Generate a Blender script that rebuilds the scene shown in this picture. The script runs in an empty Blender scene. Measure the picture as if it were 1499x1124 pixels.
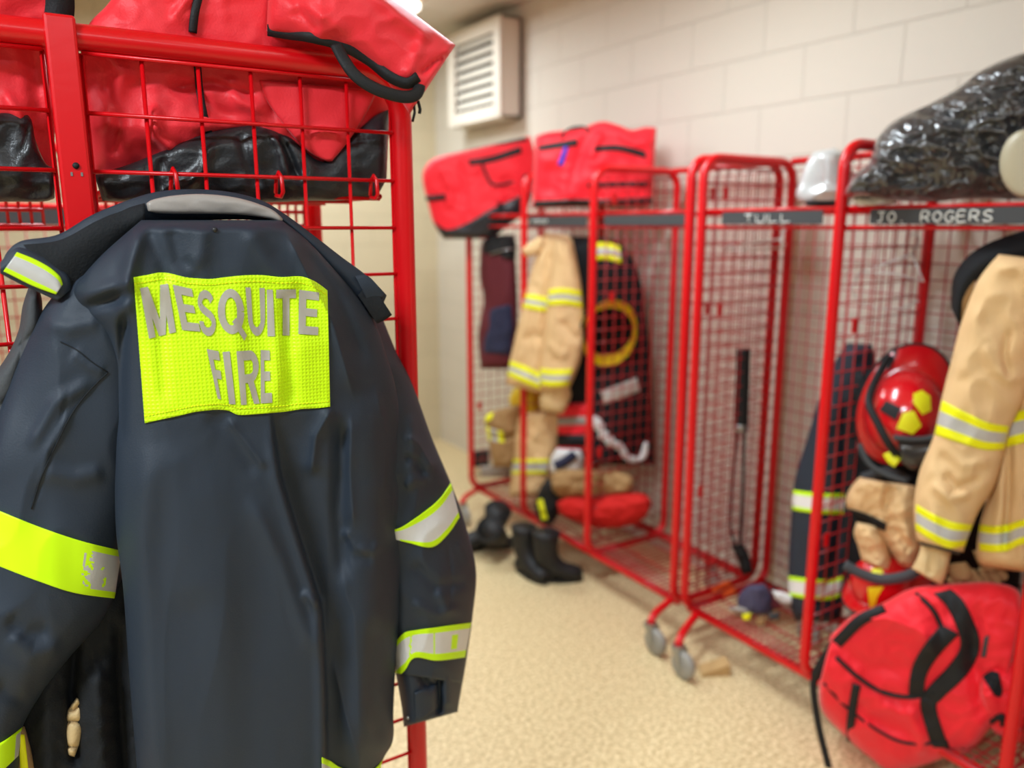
import bpy, bmesh, math, random
import numpy as np
from mathutils import Vector, Matrix, noise
random.seed(7)
PI = math.pi
SC = bpy.context.scene
COL = SC.collection

# ------------------------------------------------------------------ camera
F, CX, CY = 1150.0, 749.5, 562.0          # focal length in pixels of the 1499x1124 frame
HGT = 1.6
PITCH = math.atan(232 / F)
YAW = math.atan(730 / math.hypot(F, 232))
FH = np.array([math.sin(YAW), math.cos(YAW), 0.0])
RT = np.array([math.cos(YAW), -math.sin(YAW), 0.0])
FWD = FH * math.cos(PITCH) - np.array([0, 0, 1.0]) * math.sin(PITCH)
UP = np.array([0, 0, 1.0]) * math.cos(PITCH) + FH * math.sin(PITCH)
EYE = np.array([0, 0, HGT])

def ray(x, y):
    return FWD + RT * ((x - CX) / F) - UP * ((y - CY) / F)

def at_x(x, y, X):
    d = ray(x, y); return EYE + d * (X / d[0])
def at_y(x, y, Y):
    d = ray(x, y); return EYE + d * (Y / d[1])
def at_z(x, y, Z):
    d = ray(x, y); return EYE + d * ((Z - HGT) / d[2])

def plane(Q, n):
    """pixel + offset -> point on the plane through Q whose normal n points into the room"""
    Q = np.array(Q, float); n = np.array(n, float); n = n / np.linalg.norm(n)
    def P(x, y, h=0.0):
        d = ray(x, y)
        return EYE + d * (((Q + n * h - EYE) @ n) / (d @ n))
    return P

cam_d = bpy.data.cameras.new('camera')
cam = bpy.data.objects.new('camera', cam_d); COL.objects.link(cam)
cam.location = (0, 0, HGT)
cam.rotation_euler = (PI / 2 - PITCH, 0, -YAW)
cam_d.sensor_fit = 'HORIZONTAL'; cam_d.sensor_width = 36
cam_d.lens = F / 1499 * 36
cam_d.clip_start = 0.05
cam_d.dof.use_dof = True
cam_d.dof.focus_distance = 1.08
cam_d.dof.aperture_fstop = 2.1
SC.camera = cam

# ------------------------------------------------------------------ materials
def lin(c):
    return tuple(((v / 255) / 12.92 if v / 255 <= 0.04045 else ((v / 255 + 0.055) / 1.055) ** 2.4) for v in c)

MATS = {}
def mat(name, rgb, rough=0.6, metal=0.0, bump=None, var=0.0, vscale=6.0, sheen=0.0, spec=0.5, coat=0.0, emit=0.0, trans=0.0):
    m = bpy.data.materials.new(name); m.use_nodes = True
    nt = m.node_tree; b = nt.nodes['Principled BSDF']
    c = lin(rgb)
    b.inputs['Base Color'].default_value = (*c, 1)
    b.inputs['Roughness'].default_value = rough
    b.inputs['Metallic'].default_value = metal
    b.inputs['Specular IOR Level'].default_value = spec
    if sheen: b.inputs['Sheen Weight'].default_value = sheen
    if coat: b.inputs['Coat Weight'].default_value = coat; b.inputs['Coat Roughness'].default_value = 0.15
    if trans: b.inputs['Transmission Weight'].default_value = trans
    if emit:
        b.inputs['Emission Color'].default_value = (*c, 1); b.inputs['Emission Strength'].default_value = emit
    tc = nt.nodes.new('ShaderNodeTexCoord')
    if var:
        n = nt.nodes.new('ShaderNodeTexNoise'); n.inputs['Scale'].default_value = vscale; n.inputs['Detail'].default_value = 5
        nt.links.new(tc.outputs['Object'], n.inputs['Vector'])
        mx = nt.nodes.new('ShaderNodeMix'); mx.data_type = 'RGBA'
        mx.inputs[6].default_value = (*[max(0, v * (1 - var)) for v in c], 1)
        mx.inputs[7].default_value = (*[min(1, v * (1 + var)) for v in c], 1)
        nt.links.new(n.outputs['Fac'], mx.inputs[0]); nt.links.new(mx.outputs[2], b.inputs['Base Color'])
    if bump:
        sc, st = bump
        n2 = nt.nodes.new('ShaderNodeTexNoise'); n2.inputs['Scale'].default_value = sc; n2.inputs['Detail'].default_value = 4
        nt.links.new(tc.outputs['Object'], n2.inputs['Vector'])
        bp = nt.nodes.new('ShaderNodeBump'); bp.inputs['Strength'].default_value = st; bp.inputs['Distance'].default_value = 0.01
        nt.links.new(n2.outputs['Fac'], bp.inputs['Height']); nt.links.new(bp.outputs['Normal'], b.inputs['Normal'])
    MATS[name] = m
    return m

M_RED = mat('red enamel paint', (212, 10, 20), 0.3, coat=0.1, spec=0.4, bump=(60, 0.02))
M_WIRE = mat('shade-darkened red enamel', (168, 10, 20), 0.35, coat=0.2)  # same red as the frames, darkened to carry the shade inside the racks
M_NAVY = mat('navy shell cloth', (36, 45, 57), 0.6, bump=(420, 0.10), var=0.10, vscale=9, spec=0.38)
M_NAVY2 = mat('dark lining cloth', (27, 29, 32), 0.8, bump=(300, 0.2), spec=0.25)
M_BLACK = mat('black webbing', (24, 25, 27), 0.6, bump=(400, 0.15), spec=0.35)
M_VINYL = mat('black vinyl', (34, 35, 38), 0.35, bump=(220, 0.12), var=0.25, vscale=14, spec=0.5)
M_CHAR = mat('charcoal quilted cloth', (66, 68, 70), 0.7, bump=(350, 0.15), spec=0.3)
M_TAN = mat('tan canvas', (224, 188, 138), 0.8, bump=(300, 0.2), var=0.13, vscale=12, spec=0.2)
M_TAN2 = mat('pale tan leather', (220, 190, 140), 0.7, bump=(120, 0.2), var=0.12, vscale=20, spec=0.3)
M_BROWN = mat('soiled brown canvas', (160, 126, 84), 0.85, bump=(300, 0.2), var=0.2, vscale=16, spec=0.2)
M_NYLON = mat('red nylon', (236, 42, 54), 0.5, bump=(300, 0.10), var=0.07, vscale=8, sheen=0.15, spec=0.4)
M_NYLON2 = mat('red bag fabric', (244, 30, 46), 0.55, bump=(300, 0.12), var=0.08, vscale=9, sheen=0.15, spec=0.35)
M_LIME = mat('lime reflective trim', (206, 252, 12), 0.5, spec=0.3)
M_YEL = mat('yellow reflective trim', (240, 240, 20), 0.5, spec=0.3)
M_SILV = mat('silver reflective tape', (190, 188, 184), 0.42, bump=(90, 0.08), var=0.06, vscale=30)
M_REDCL = mat('red-orange cloth', (196, 34, 30), 0.8, bump=(200, 0.15), var=0.12, vscale=14, spec=0.2)
M_SILV2 = mat('bright silver tape', (214, 213, 211), 0.42, bump=(90, 0.08), var=0.05, vscale=30)
M_LETT = mat('grey reflective lettering', (166, 160, 148), 0.45, var=0.06, vscale=40)
M_HAT = mat('glossy red helmet shell', (206, 16, 26), 0.22, coat=0.5)
M_HATY = mat('glossy yellow helmet shell', (238, 205, 10), 0.3, coat=0.4)
M_STICK = mat('yellow reflective sticker', (232, 232, 30), 0.4)
M_TRASH = mat('black plastic bag', (50, 51, 54), 0.3, spec=0.8, coat=0.7, bump=(30, 0.5))
M_RUB = mat('black rubber', (26, 26, 27), 0.55, bump=(160, 0.12), spec=0.4)
M_STEEL = mat('zinc plated steel', (170, 172, 172), 0.3, metal=0.9)
M_GREY = mat('grey tyre rubber', (150, 148, 140), 0.5)
M_SLATE = mat('dark grey label strip', (58, 60, 62), 0.6, bump=(150, 0.1))
M_CHALK = mat('white chalk marker', (215, 215, 210), 0.8)
M_WHITE = mat('white cloth', (222, 222, 222), 0.7, bump=(200, 0.15), var=0.05)
M_HANG = mat('pale grey plastic', (158, 150, 143), 0.4, bump=(140, 0.06))
M_CLEAR = mat('clear plastic', (215, 210, 205), 0.2, spec=0.6)
M_ORANGE = mat('orange work glove', (235, 92, 25), 0.7, bump=(200, 0.15))
M_CAP = mat('faded navy cap cloth', (70, 66, 92), 0.8, bump=(250, 0.15), var=0.12, vscale=20)
M_SILBAG = mat('silver plastic', (200, 202, 200), 0.28, metal=0.25, bump=(30, 0.2))
M_BEIGE = mat('beige painted dome', (176, 168, 142), 0.4)
M_BLUE = mat('blue tag', (70, 60, 190), 0.5)
M_CARD = mat('tan cardboard', (186, 152, 100), 0.85, bump=(80, 0.1))
M_VENT = mat('cream vent enamel', (222, 212, 196), 0.45)
M_VENTD = mat('dark duct interior', (70, 66, 60), 0.9)
M_LENS = mat('smoky visor', (50, 46, 44), 0.12, spec=0.6)
M_STICKER = mat('white sticker paper', (228, 226, 222), 0.6)
M_MAROON = mat('maroon cloth', (92, 22, 32), 0.8, bump=(300, 0.15))
M_DKBLUE = mat('dark blue cloth', (34, 38, 66), 0.8, bump=(300, 0.15))

def ripstop():
    m = mat('lime ripstop panel', (204, 248, 10), 0.5, spec=0.3)
    nt = m.node_tree; b = nt.nodes['Principled BSDF']
    tc = [n for n in nt.nodes if n.type == 'TEX_COORD'][0]
    w = []
    for d in ('X', 'Z'):
        wv = nt.nodes.new('ShaderNodeTexWave'); wv.bands_direction = d; wv.inputs['Scale'].default_value = 62
        nt.links.new(tc.outputs['Object'], wv.inputs['Vector']); w.append(wv)
    mx = nt.nodes.new('ShaderNodeMath'); mx.operation = 'MAXIMUM'
    nt.links.new(w[0].outputs['Fac'], mx.inputs[0]); nt.links.new(w[1].outputs['Fac'], mx.inputs[1])
    bp = nt.nodes.new('ShaderNodeBump'); bp.inputs['Strength'].default_value = 0.4; bp.inputs['Distance'].default_value = 0.002
    nt.links.new(mx.outputs[0], bp.inputs['Height']); nt.links.new(bp.outputs['Normal'], b.inputs['Normal'])
    return m
M_PANEL = ripstop()

def block_wall(name, axis, z0, y0, rgb=(215, 207, 192)):
    m = mat(name, rgb, 0.55, spec=0.3)
    nt = m.node_tree; b = nt.nodes['Principled BSDF']
    g = nt.nodes.new('ShaderNodeNewGeometry'); sp = nt.nodes.new('ShaderNodeSeparateXYZ')
    nt.links.new(g.outputs['Position'], sp.inputs[0])
    cb = nt.nodes.new('ShaderNodeCombineXYZ')
    nt.links.new(sp.outputs[axis], cb.inputs[0]); nt.links.new(sp.outputs['Z'], cb.inputs[1])
    mp = nt.nodes.new('ShaderNodeMapping'); mp.inputs['Location'].default_value = (-y0, -z0, 0)
    nt.links.new(cb.outputs[0], mp.inputs['Vector'])
    br = nt.nodes.new('ShaderNodeTexBrick'); br.inputs['Scale'].default_value = 1.0
    br.inputs['Brick Width'].default_value = 0.4; br.inputs['Row Height'].default_value = 0.2
    br.inputs['Mortar Size'].default_value = 0.005; br.inputs['Mortar Smooth'].default_value = 0.6
    c = lin(rgb)
    br.inputs['Color1'].default_value = (*c, 1); br.inputs['Color2'].default_value = (*[v * 0.985 for v in c], 1)
    br.inputs['Mortar'].default_value = (*[v * 0.9 for v in c], 1)  # joints wear the wall paint; their groove shade is darkened into the colour
    nt.links.new(mp.outputs[0], br.inputs['Vector']); nt.links.new(br.outputs['Color'], b.inputs['Base Color'])
    no = nt.nodes.new('ShaderNodeTexNoise'); no.inputs['Scale'].default_value = 90; no.inputs['Detail'].default_value = 6
    nt.links.new(g.outputs['Position'], no.inputs['Vector'])
    ad = nt.nodes.new('ShaderNodeMath'); ad.operation = 'MULTIPLY_ADD'; ad.inputs[1].default_value = -1.0
    ml = nt.nodes.new('ShaderNodeMath'); ml.operation = 'MULTIPLY'; ml.inputs[1].default_value = 0.12
    nt.links.new(no.outputs['Fac'], ml.inputs[0]); nt.links.new(br.outputs['Fac'], ad.inputs[0]); nt.links.new(ml.outputs[0], ad.inputs[2])
    bp = nt.nodes.new('ShaderNodeBump'); bp.inputs['Strength'].default_value = 0.6; bp.inputs['Distance'].default_value = 0.004
    nt.links.new(ad.outputs[0], bp.inputs['Height']); nt.links.new(bp.outputs['Normal'], b.inputs['Normal'])
    return m

def floor_mat():
    m = mat('speckled tan floor', (206, 184, 146), 0.4, spec=0.4)
    nt = m.node_tree; b = nt.nodes['Principled BSDF']
    g = nt.nodes.new('ShaderNodeNewGeometry')
    v = nt.nodes.new('ShaderNodeTexNoise'); v.inputs['Scale'].default_value = 75; v.inputs['Detail'].default_value = 4; v.inputs['Roughness'].default_value = 0.65
    nt.links.new(g.outputs['Position'], v.inputs['Vector'])
    r = nt.nodes.new('ShaderNodeValToRGB')
    cr = r.color_ramp; cr.elements[0].position = 0.34; cr.elements[1].position = 0.66
    cr.elements[0].color = (*lin((172, 149, 104)), 1); cr.elements[1].color = (*lin((246, 228, 184)), 1)
    e = cr.elements.new(0.5); e.color = (*lin((214, 192, 146)), 1)
    nt.links.new(v.outputs['Fac'], r.inputs[0])
    n2 = nt.nodes.new('ShaderNodeTexNoise'); n2.inputs['Scale'].default_value = 2.2; n2.inputs['Detail'].default_value = 3
    nt.links.new(g.outputs['Position'], n2.inputs['Vector'])
    mx = nt.nodes.new('ShaderNodeMix'); mx.data_type = 'RGBA'; mx.blend_type = 'MULTIPLY'; mx.inputs[0].default_value = 0.25
    nt.links.new(r.outputs[0], mx.inputs[6]); nt.links.new(n2.outputs['Fac'], mx.inputs[7])
    nt.links.new(r.outputs[0], b.inputs['Base Color'])
    return m

# ------------------------------------------------------------------ objects
def setp(o, label=None, cat=None, group=None, kind=None):
    if label: o['label'] = label
    if cat: o['category'] = cat
    if group: o['group'] = group
    if kind: o['kind'] = kind
    return o

def thing(name, label, cat, loc=(0, 0, 0), group=None):
    o = bpy.data.objects.new(name, None); COL.objects.link(o)
    o.location = tuple(float(v) for v in loc); o.empty_display_size = 0.05
    return setp(o, label, cat, group)

def world_loc(o):
    v = Vector((0, 0, 0))
    while o is not None:
        v = v + o.location; o = o.parent
    return v

class MB:
    def __init__(s):
        s.v = []; s.f = []; s.mi = []
    def add(s, vs, fs, m=0):
        b = len(s.v); s.v += [tuple(float(c) for c in p) for p in vs]
        for f in fs:
            s.f.append(tuple(b + i for i in f)); s.mi.append(m)
        return s
    def box(s, c, d, m=0, rot=None):
        cx, cy, cz = c; a, b, e = d[0] / 2, d[1] / 2, d[2] / 2
        vs = [Vector((x, y, z)) for x in (-a, a) for y in (-b, b) for z in (-e, e)]
        if rot is not None: vs = [rot @ p for p in vs]
        vs = [(p[0] + cx, p[1] + cy, p[2] + cz) for p in vs]
        return s.add(vs, [(0, 1, 3, 2), (4, 6, 7, 5), (0, 4, 5, 1), (2, 3, 7, 6), (0, 2, 6, 4), (1, 5, 7, 3)], m)
    def tube(s, pts, r, n=8, closed=False, m=0, rb=None, upv=None, cap=True):
        pts = [Vector([float(c) for c in p]) for p in pts]
        N = len(pts)
        if callable(r): rs = [r(i / (N - 1)) for i in range(N)]
        elif isinstance(r, (list, tuple)): rs = list(r)
        else: rs = [r] * N
        if rb is None: rbs = rs
        elif isinstance(rb, (list, tuple)): rbs = list(rb)
        else: rbs = [rb] * N
        rings = []; prev = None
        for i in range(N):
            a = pts[i - 1] if (i > 0 or closed) else pts[i]
            b = pts[(i + 1) % N] if (i < N - 1 or closed) else pts[i]
            t = (b - a).normalized() if (b - a).length > 1e-9 else Vector((0, 0, 1))
            if upv is not None: ref = Vector(upv)
            elif prev is not None: ref = prev
            else: ref = Vector((0, 0, 1)) if abs(t.z) < 0.9 else Vector((1, 0, 0))
            u = ref - t * ref.dot(t)
            if u.length < 1e-6:
                u = Vector((1, 0, 0)) - t * t.x
            u.normalize(); w = t.cross(u); prev = u
            rings.append([pts[i] + u * (rs[i] * math.cos(2 * PI * k / n)) + w * (rbs[i] * math.sin(2 * PI * k / n)) for k in range(n)])
        vs = [p for rg in rings for p in rg]; fs = []
        for i in range(N if closed else N - 1):
            j = (i + 1) % N
            for k in range(n):
                fs.append((i * n + k, i * n + (k + 1) % n, j * n + (k + 1) % n, j * n + k))
        if not closed and cap:
            fs.append(tuple(range(n - 1, -1, -1))); fs.append(tuple((N - 1) * n + k for k in range(n)))
        return s.add(vs, fs, m)
    def grid(s, fn, nu, nv, m=0):
        vs = [fn(i / nu, j / nv) for i in range(nu + 1) for j in range(nv + 1)]
        W = nv + 1
        fs = [(i * W + j, i * W + j + 1, (i + 1) * W + j + 1, (i + 1) * W + j) for i in range(nu) for j in range(nv)]
        b = len(s.v); s.add(vs, [], 0)
        for k, f in enumerate(fs):
            i, j = divmod(k, nv)
            mi = m((i + .5) / nu, (j + .5) / nv) if callable(m) else m
            s.f.append(tuple(b + q for q in f)); s.mi.append(mi)
        return s
    def build(s, name, mats, parent=None, smooth=True, recalc=True, bevel=0.0):
        if not isinstance(mats, (list, tuple)): mats = [mats]
        me = bpy.data.meshes.new(name)
        off = world_loc(parent) if parent is not None else Vector((0, 0, 0))
        me.from_pydata([(x - off.x, y - off.y, z - off.z) for x, y, z in s.v], [], s.f)
        for m in mats: me.materials.append(m)
        for p, mi in zip(me.polygons, s.mi):
            p.material_index = mi; p.use_smooth = smooth
        if recalc:
            bm = bmesh.new(); bm.from_mesh(me); bmesh.ops.remove_doubles(bm, verts=bm.verts, dist=1e-6)
            bmesh.ops.recalc_face_normals(bm, faces=bm.faces); bm.to_mesh(me); bm.free()
        me.update()
        o = bpy.data.objects.new(name, me); COL.objects.link(o)
        if parent is not None: o.parent = parent
        if bevel:
            md = o.modifiers.new('bevel', 'BEVEL'); md.width = bevel; md.segments = 2; md.limit_method = 'ANGLE'
        return o

def base_tag(o, label, cat, group=None):
    """a thing that is one mesh: put its origin at its base"""
    co = np.array([v.co[:] for v in o.data.vertices])
    c = Vector(((co[:, 0].min() + co[:, 0].max()) / 2, (co[:, 1].min() + co[:, 1].max()) / 2, co[:, 2].min()))
    o.data.transform(Matrix.Translation(-c)); o.location = o.location + c
    return setp(o, label, cat, group)

# ------------------------------------------------------------------ curves through pixel points
def resample(pts, n, smooth=True):
    """Catmull-Rom (or straight) resampling of a list of points to n+1 points, uniform in parameter"""
    p = [np.array(q, float) for q in pts]
    K = len(p) - 1
    out = []
    for i in range(n + 1):
        t = i / n * K; k = min(int(t), K - 1); u = t - k
        if not smooth:
            out.append(p[k] * (1 - u) + p[k + 1] * u); continue
        p0 = p[max(k - 1, 0)]; p1 = p[k]; p2 = p[k + 1]; p3 = p[min(k + 2, K)]
        out.append(0.5 * ((2 * p1) + (-p0 + p2) * u + (2 * p0 - 5 * p1 + 4 * p2 - p3) * u * u + (-p0 + 3 * p1 - 3 * p2 + p3) * u ** 3))
    return np.array(out)

def curve_at(pts, u):
    K = len(pts) - 1
    t = min(max(u, 0), 1) * K; k = min(int(t), K - 1); f = t - k
    a = np.array(pts[k], float); b = np.array(pts[k + 1], float)
    return a * (1 - f) + b * f

def arc_resample(pts, n):
    q = resample(pts, 24 * (len(pts) - 1))
    d = np.r_[0, np.cumsum(np.linalg.norm(np.diff(q, axis=0), axis=1))]
    s = np.linspace(0, d[-1], n + 1)
    return np.stack([np.interp(s, d, q[:, k]) for k in range(q.shape[1])], 1)

def seg_dist(PX, PY, poly):
    """signed distance to a polyline and fade towards its ends"""
    best = np.full(PX.shape, 1e9); sgn = np.zeros(PX.shape); al = np.zeros(PX.shape)
    L = [0]
    for a, b in zip(poly[:-1], poly[1:]): L.append(L[-1] + math.hypot(b[0] - a[0], b[1] - a[1]))
    for i, (a, b) in enumerate(zip(poly[:-1], poly[1:])):
        dx, dy = b[0] - a[0], b[1] - a[1]; l2 = dx * dx + dy * dy
        u = np.clip(((PX - a[0]) * dx + (PY - a[1]) * dy) / l2, 0, 1)
        ex = PX - a[0] - u * dx; ey = PY - a[1] - u * dy
        d = np.hypot(ex, ey); c = dx * ey - dy * ex
        mk = d < best
        best = np.where(mk, d, best); sgn = np.where(mk, np.sign(c), sgn)
        al = np.where(mk, (L[i] + u * math.sqrt(l2)) / L[-1], al)
    return best, sgn, al

class Loft:
    """soft closed body between a left and a right edge curve, bulging by real metres to front and back"""
    def __init__(s, P, L, R, front=0.05, back=0.05, nt=60, ns=30, folds=(), noise_=(), prof=3.0, ends=(0.06, 0.06), tilt=0.0, hfun=None, seed=0, base=0.0):
        s.P = P; s.nt = nt; s.ns = ns; s.base = base
        n = max(len(L), len(R))
        s.L = arc_resample(L, nt); s.R = arc_resample(R, nt)
        T = np.linspace(0, 1, nt + 1)[:, None]; S = np.linspace(0, 1, ns + 1)[None, :]
        S = 0.5 - 0.5 * np.cos(PI * S) * (0.35) - 0.5 * (1 - 2 * S) * 0.65   # rows crowd towards the edges
        S[0, 0] = 0; S[0, -1] = 1
        s.S = S[0]
        s.PX = s.L[:, 0:1] * (1 - S) + s.R[:, 0:1] * S
        s.PY = s.L[:, 1:2] * (1 - S) + s.R[:, 1:2] * S
        c = np.clip(1 - np.abs(2 * S - 1) ** prof, 0, 1) ** 0.5 + 0 * T
        e = np.ones_like(T)
        if ends[0]: e = e * np.where(T < ends[0], np.sqrt(np.clip(1 - (1 - T / ends[0]) ** 2, 0, 1)), 1)
        if ends[1]: e = e * np.where(T > 1 - ends[1], np.sqrt(np.clip(1 - (1 - (1 - T) / ends[1]) ** 2, 0, 1)), 1)
        s.C = c * e
        H = front * s.C
        for fd in folds:
            poly, w, amp = fd[0], fd[1], fd[2]; mode = fd[3] if len(fd) > 3 else 'ridge'
            d, sg, al = seg_dist(s.PX, s.PY, poly)
            fade = np.clip(np.minimum(al, 1 - al) / 0.18, 0, 1) if mode != 'step' else np.clip(np.minimum(al / 0.25, 1), 0, 1)
            fade = fade * fade * (3 - 2 * fade)
            if mode == 'ridge': H = H + amp * np.exp(-(d / w) ** 2) * fade * np.minimum(1, s.C * 1.3)
            elif mode == 'step':      # right-hand side of the line sinks
                x = np.clip(-(d * sg) / w * -1, -1, 6); k = np.where(d * sg < 0, np.exp(-d / (w * 7)), 0) * np.clip(d / w, 0, 1)
                H = H - amp * k * fade
            elif mode == 'sharp': H = H + amp * np.exp(-(d / w)) * fade * np.minimum(1, s.C * 1.3)
        for (sx, sy, amp, sd) in noise_:
            N = np.array([[noise.noise(Vector((s.PX[i, j] / sx + 13.7 * sd, s.PY[i, j] / sy - 7.1 * sd, sd * 3.3 + seed))) for j in range(ns + 1)] for i in range(nt + 1)])
            if amp < 0: N = (0.5 - np.abs(N)) * 1.6; H = H - amp * N * np.minimum(1, s.C * 1.2)
            else: H = H + amp * N * np.minimum(1, s.C * 1.2)
        if hfun is not None:
            H = H + hfun(s.PX, s.PY, T + 0 * S, S + 0 * T)
        s.H = H; s.B = -back * s.C
    def ts(s, x, y):
        d = (s.PX - x) ** 2 + (s.PY - y) ** 2
        k = int(np.argmin(d)); i, j = divmod(k, s.ns + 1)
        i = min(max(i, 0), s.nt - 1e-6); j = min(max(j, 0), s.ns - 1e-6)
        for _ in range(5):
            p = s.bil(s.PX, i, j), s.bil(s.PY, i, j)
            ax, ay = s.bil(s.PX, i + .3, j) - s.bil(s.PX, i - .3, j), s.bil(s.PY, i + .3, j) - s.bil(s.PY, i - .3, j)
            bx, by = s.bil(s.PX, i, j + .3) - s.bil(s.PX, i, j - .3), s.bil(s.PY, i, j + .3) - s.bil(s.PY, i, j - .3)
            det = ax * by - bx * ay
            if abs(det) < 1e-9: break
            rx, ry = x - p[0], y - p[1]
            di = (rx * by - bx * ry) / det * .6; dj = (ax * ry - rx * ay) / det * .6
            i = min(max(i + max(-2, min(2, di)), 0), s.nt - 1e-6); j = min(max(j + max(-2, min(2, dj)), 0), s.ns - 1e-6)
        return i, j
    def bil(s, A, i, j):
        i = min(max(i, 0), s.nt - 1e-6); j = min(max(j, 0), s.ns - 1e-6)
        a, b = int(i), int(j); u, v = i - a, j - b
        return A[a, b] * (1 - u) * (1 - v) + A[a + 1, b] * u * (1 - v) + A[a, b + 1] * (1 - u) * v + A[a + 1, b + 1] * u * v
    def at(s, x, y, off=0.0):
        i, j = s.ts(x, y)
        return s.P(s.bil(s.PX, i, j), s.bil(s.PY, i, j), s.base + s.bil(s.H, i, j) + off)
    def mesh(s, mb=None, mi=0):
        mb = mb or MB()
        nt, ns = s.nt, s.ns
        ring = 2 * ns
        vs = []
        for i in range(nt + 1):
            for j in range(ns + 1): vs.append(s.P(s.PX[i, j], s.PY[i, j], s.base + s.H[i, j]))
            for j in range(ns - 1, 0, -1): vs.append(s.P(s.PX[i, j], s.PY[i, j], s.base + min(s.B[i, j], s.H[i, j] - 0.004)))
        fs = []
        for i in range(nt):
            for k in range(ring):
                a = i * ring + k; b = i * ring + (k + 1) % ring
                fs.append((a, b, b + ring, a + ring))
        fs.append(tuple(range(ring))); fs.append(tuple(nt * ring + k for k in range(ring - 1, -1, -1)))
        return mb.add(vs, fs, mi)
    def build(s, name, m, parent=None): return s.mesh().build(name, m, parent)
    def patch(s, top, bot, off=0.003, nu=24, nv=8, mi=0, mb=None, thick=0.003, smooth=True):
        """a thin applied piece following the surface between two pixel curves"""
        mb = mb or MB()
        tp = resample(top, nu, smooth and len(top) > 2); bt = resample(bot, nu, smooth and len(bot) > 2)
        G = []
        for i in range(nu + 1):
            for j in range(nv + 1):
                q = tp[i] * (1 - j / nv) + bt[i] * (j / nv)
                G.append(s.at(q[0], q[1], off))
        g = lambda u, v: G[int(round(u * nu)) * (nv + 1) + int(round(v * nv))]
        mb.grid(g, nu, nv, mi)
        # skirt, so the piece has an edge
        rim = [(i, 0) for i in range(nu + 1)] + [(nu, j) for j in range(1, nv + 1)] + [(i, nv) for i in range(nu - 1, -1, -1)] + [(0, j) for j in range(nv - 1, 0, -1)]
        n = np.array(s.P(700, 500, 1.0)) - np.array(s.P(700, 500, 0.0))
        vs = []
        for (i, j) in rim:
            p = np.array(G[i * (nv + 1) + j]); d = EYE - p; d = d / np.linalg.norm(d)
            vs += [p, p - d * thick]
        k = len(rim)
        m0 = mi(0.01, 0.01) if callable(mi) else mi
        mb.add(vs, [(2 * a, 2 * a + 1, 2 * ((a + 1) % k) + 1, 2 * ((a + 1) % k)) for a in range(k)], m0)
        return mb

def band(mbands=(0.2, 0.8)):
    return lambda u, v: 1 if mbands[0] < v < mbands[1] else 0

def ribbon(pts, width, thick=0.003, n=40, side=None, mb=None, mi=0):
    """strap through 3-D points; side = direction of its width"""
    mb = mb or MB()
    q = arc_resample([np.array(p, float) for p in pts], n)
    W = width if callable(width) else (lambda u: width)
    V = []
    for i in range(n + 1):
        t = q[min(i + 1, n)] - q[max(i - 1, 0)]; t = t / np.linalg.norm(t)
        if side is None:
            view = EYE - q[i]; sd = np.cross(t, view)
        else: sd = np.array(side, float); sd = sd - t * (sd @ t)
        sd = sd / np.linalg.norm(sd); nn = np.cross(sd, t)
        w = W(i / n) / 2
        V += [q[i] + sd * w + nn * thick / 2, q[i] - sd * w + nn * thick / 2, q[i] - sd * w - nn * thick / 2, q[i] + sd * w - nn * thick / 2]
    fs = []
    for i in range(n):
        for k in range(4):
            fs.append((4 * i + k, 4 * i + (k + 1) % 4, 4 * i + 4 + (k + 1) % 4, 4 * i + 4 + k))
    fs += [(0, 1, 2, 3), (4 * n + 3, 4 * n + 2, 4 * n + 1, 4 * n)]
    return mb.add(V, fs, mi)

def rounded_rect(c0, c1, r, n=6):
    """closed 2-D path"""
    (a0, b0), (a1, b1) = c0, c1
    out = []
    for (ca, cb, st) in ((a1 - r, b1 - r, 0), (a0 + r, b1 - r, 90), (a0 + r, b0 + r, 180), (a1 - r, b0 + r, 270)):
        for k in range(n + 1):
            an = math.radians(st + 90 * k / n); out.append((ca + r * math.cos(an), cb + r * math.sin(an)))
    return out
# ------------------------------------------------------------------ the room
WX, EY_, CZ = 2.60, 5.20, 2.84          # block wall, end wall, ceiling
def struct(name, mb, m, smooth=False):
    o = mb.build(name, m, None, smooth=smooth); o['kind'] = 'structure'; return o
FX0, FY0 = -2.8, -2.6
struct('floor', MB().box(((WX + FX0) / 2, (EY_ + FY0) / 2, -0.03), (WX - FX0 + .4, EY_ - FY0 + .4, 0.06)), floor_mat())
struct('ceiling', MB().box(((WX + FX0) / 2, (EY_ + FY0) / 2, CZ + 0.03), (WX - FX0 + .4, EY_ - FY0 + .4, 0.06)), mat('ceiling paint', (206, 200, 190), 0.8, bump=(40, 0.1)))
struct('wall_right', MB().box((WX + 0.06, (EY_ + FY0) / 2, CZ / 2), (0.12, EY_ - FY0, CZ)), block_wall('painted block wall', 'Y', 0.065, 1.888))
struct('wall_end', MB().box(((WX + FX0) / 2, EY_ + 0.06, CZ / 2), (WX - FX0, 0.12, CZ)), block_wall('painted block end wall', 'X', 0.065, 0.1, (205, 192, 160)))
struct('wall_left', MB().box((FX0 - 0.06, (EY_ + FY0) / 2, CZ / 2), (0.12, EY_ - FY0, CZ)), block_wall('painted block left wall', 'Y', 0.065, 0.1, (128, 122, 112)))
struct('wall_rear', MB().box(((WX + FX0) / 2, FY0 - 0.06, CZ / 2), (WX - FX0, 0.12, CZ)), block_wall('painted block rear wall', 'X', 0.065, 0.1, (118, 112, 104)))

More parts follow.
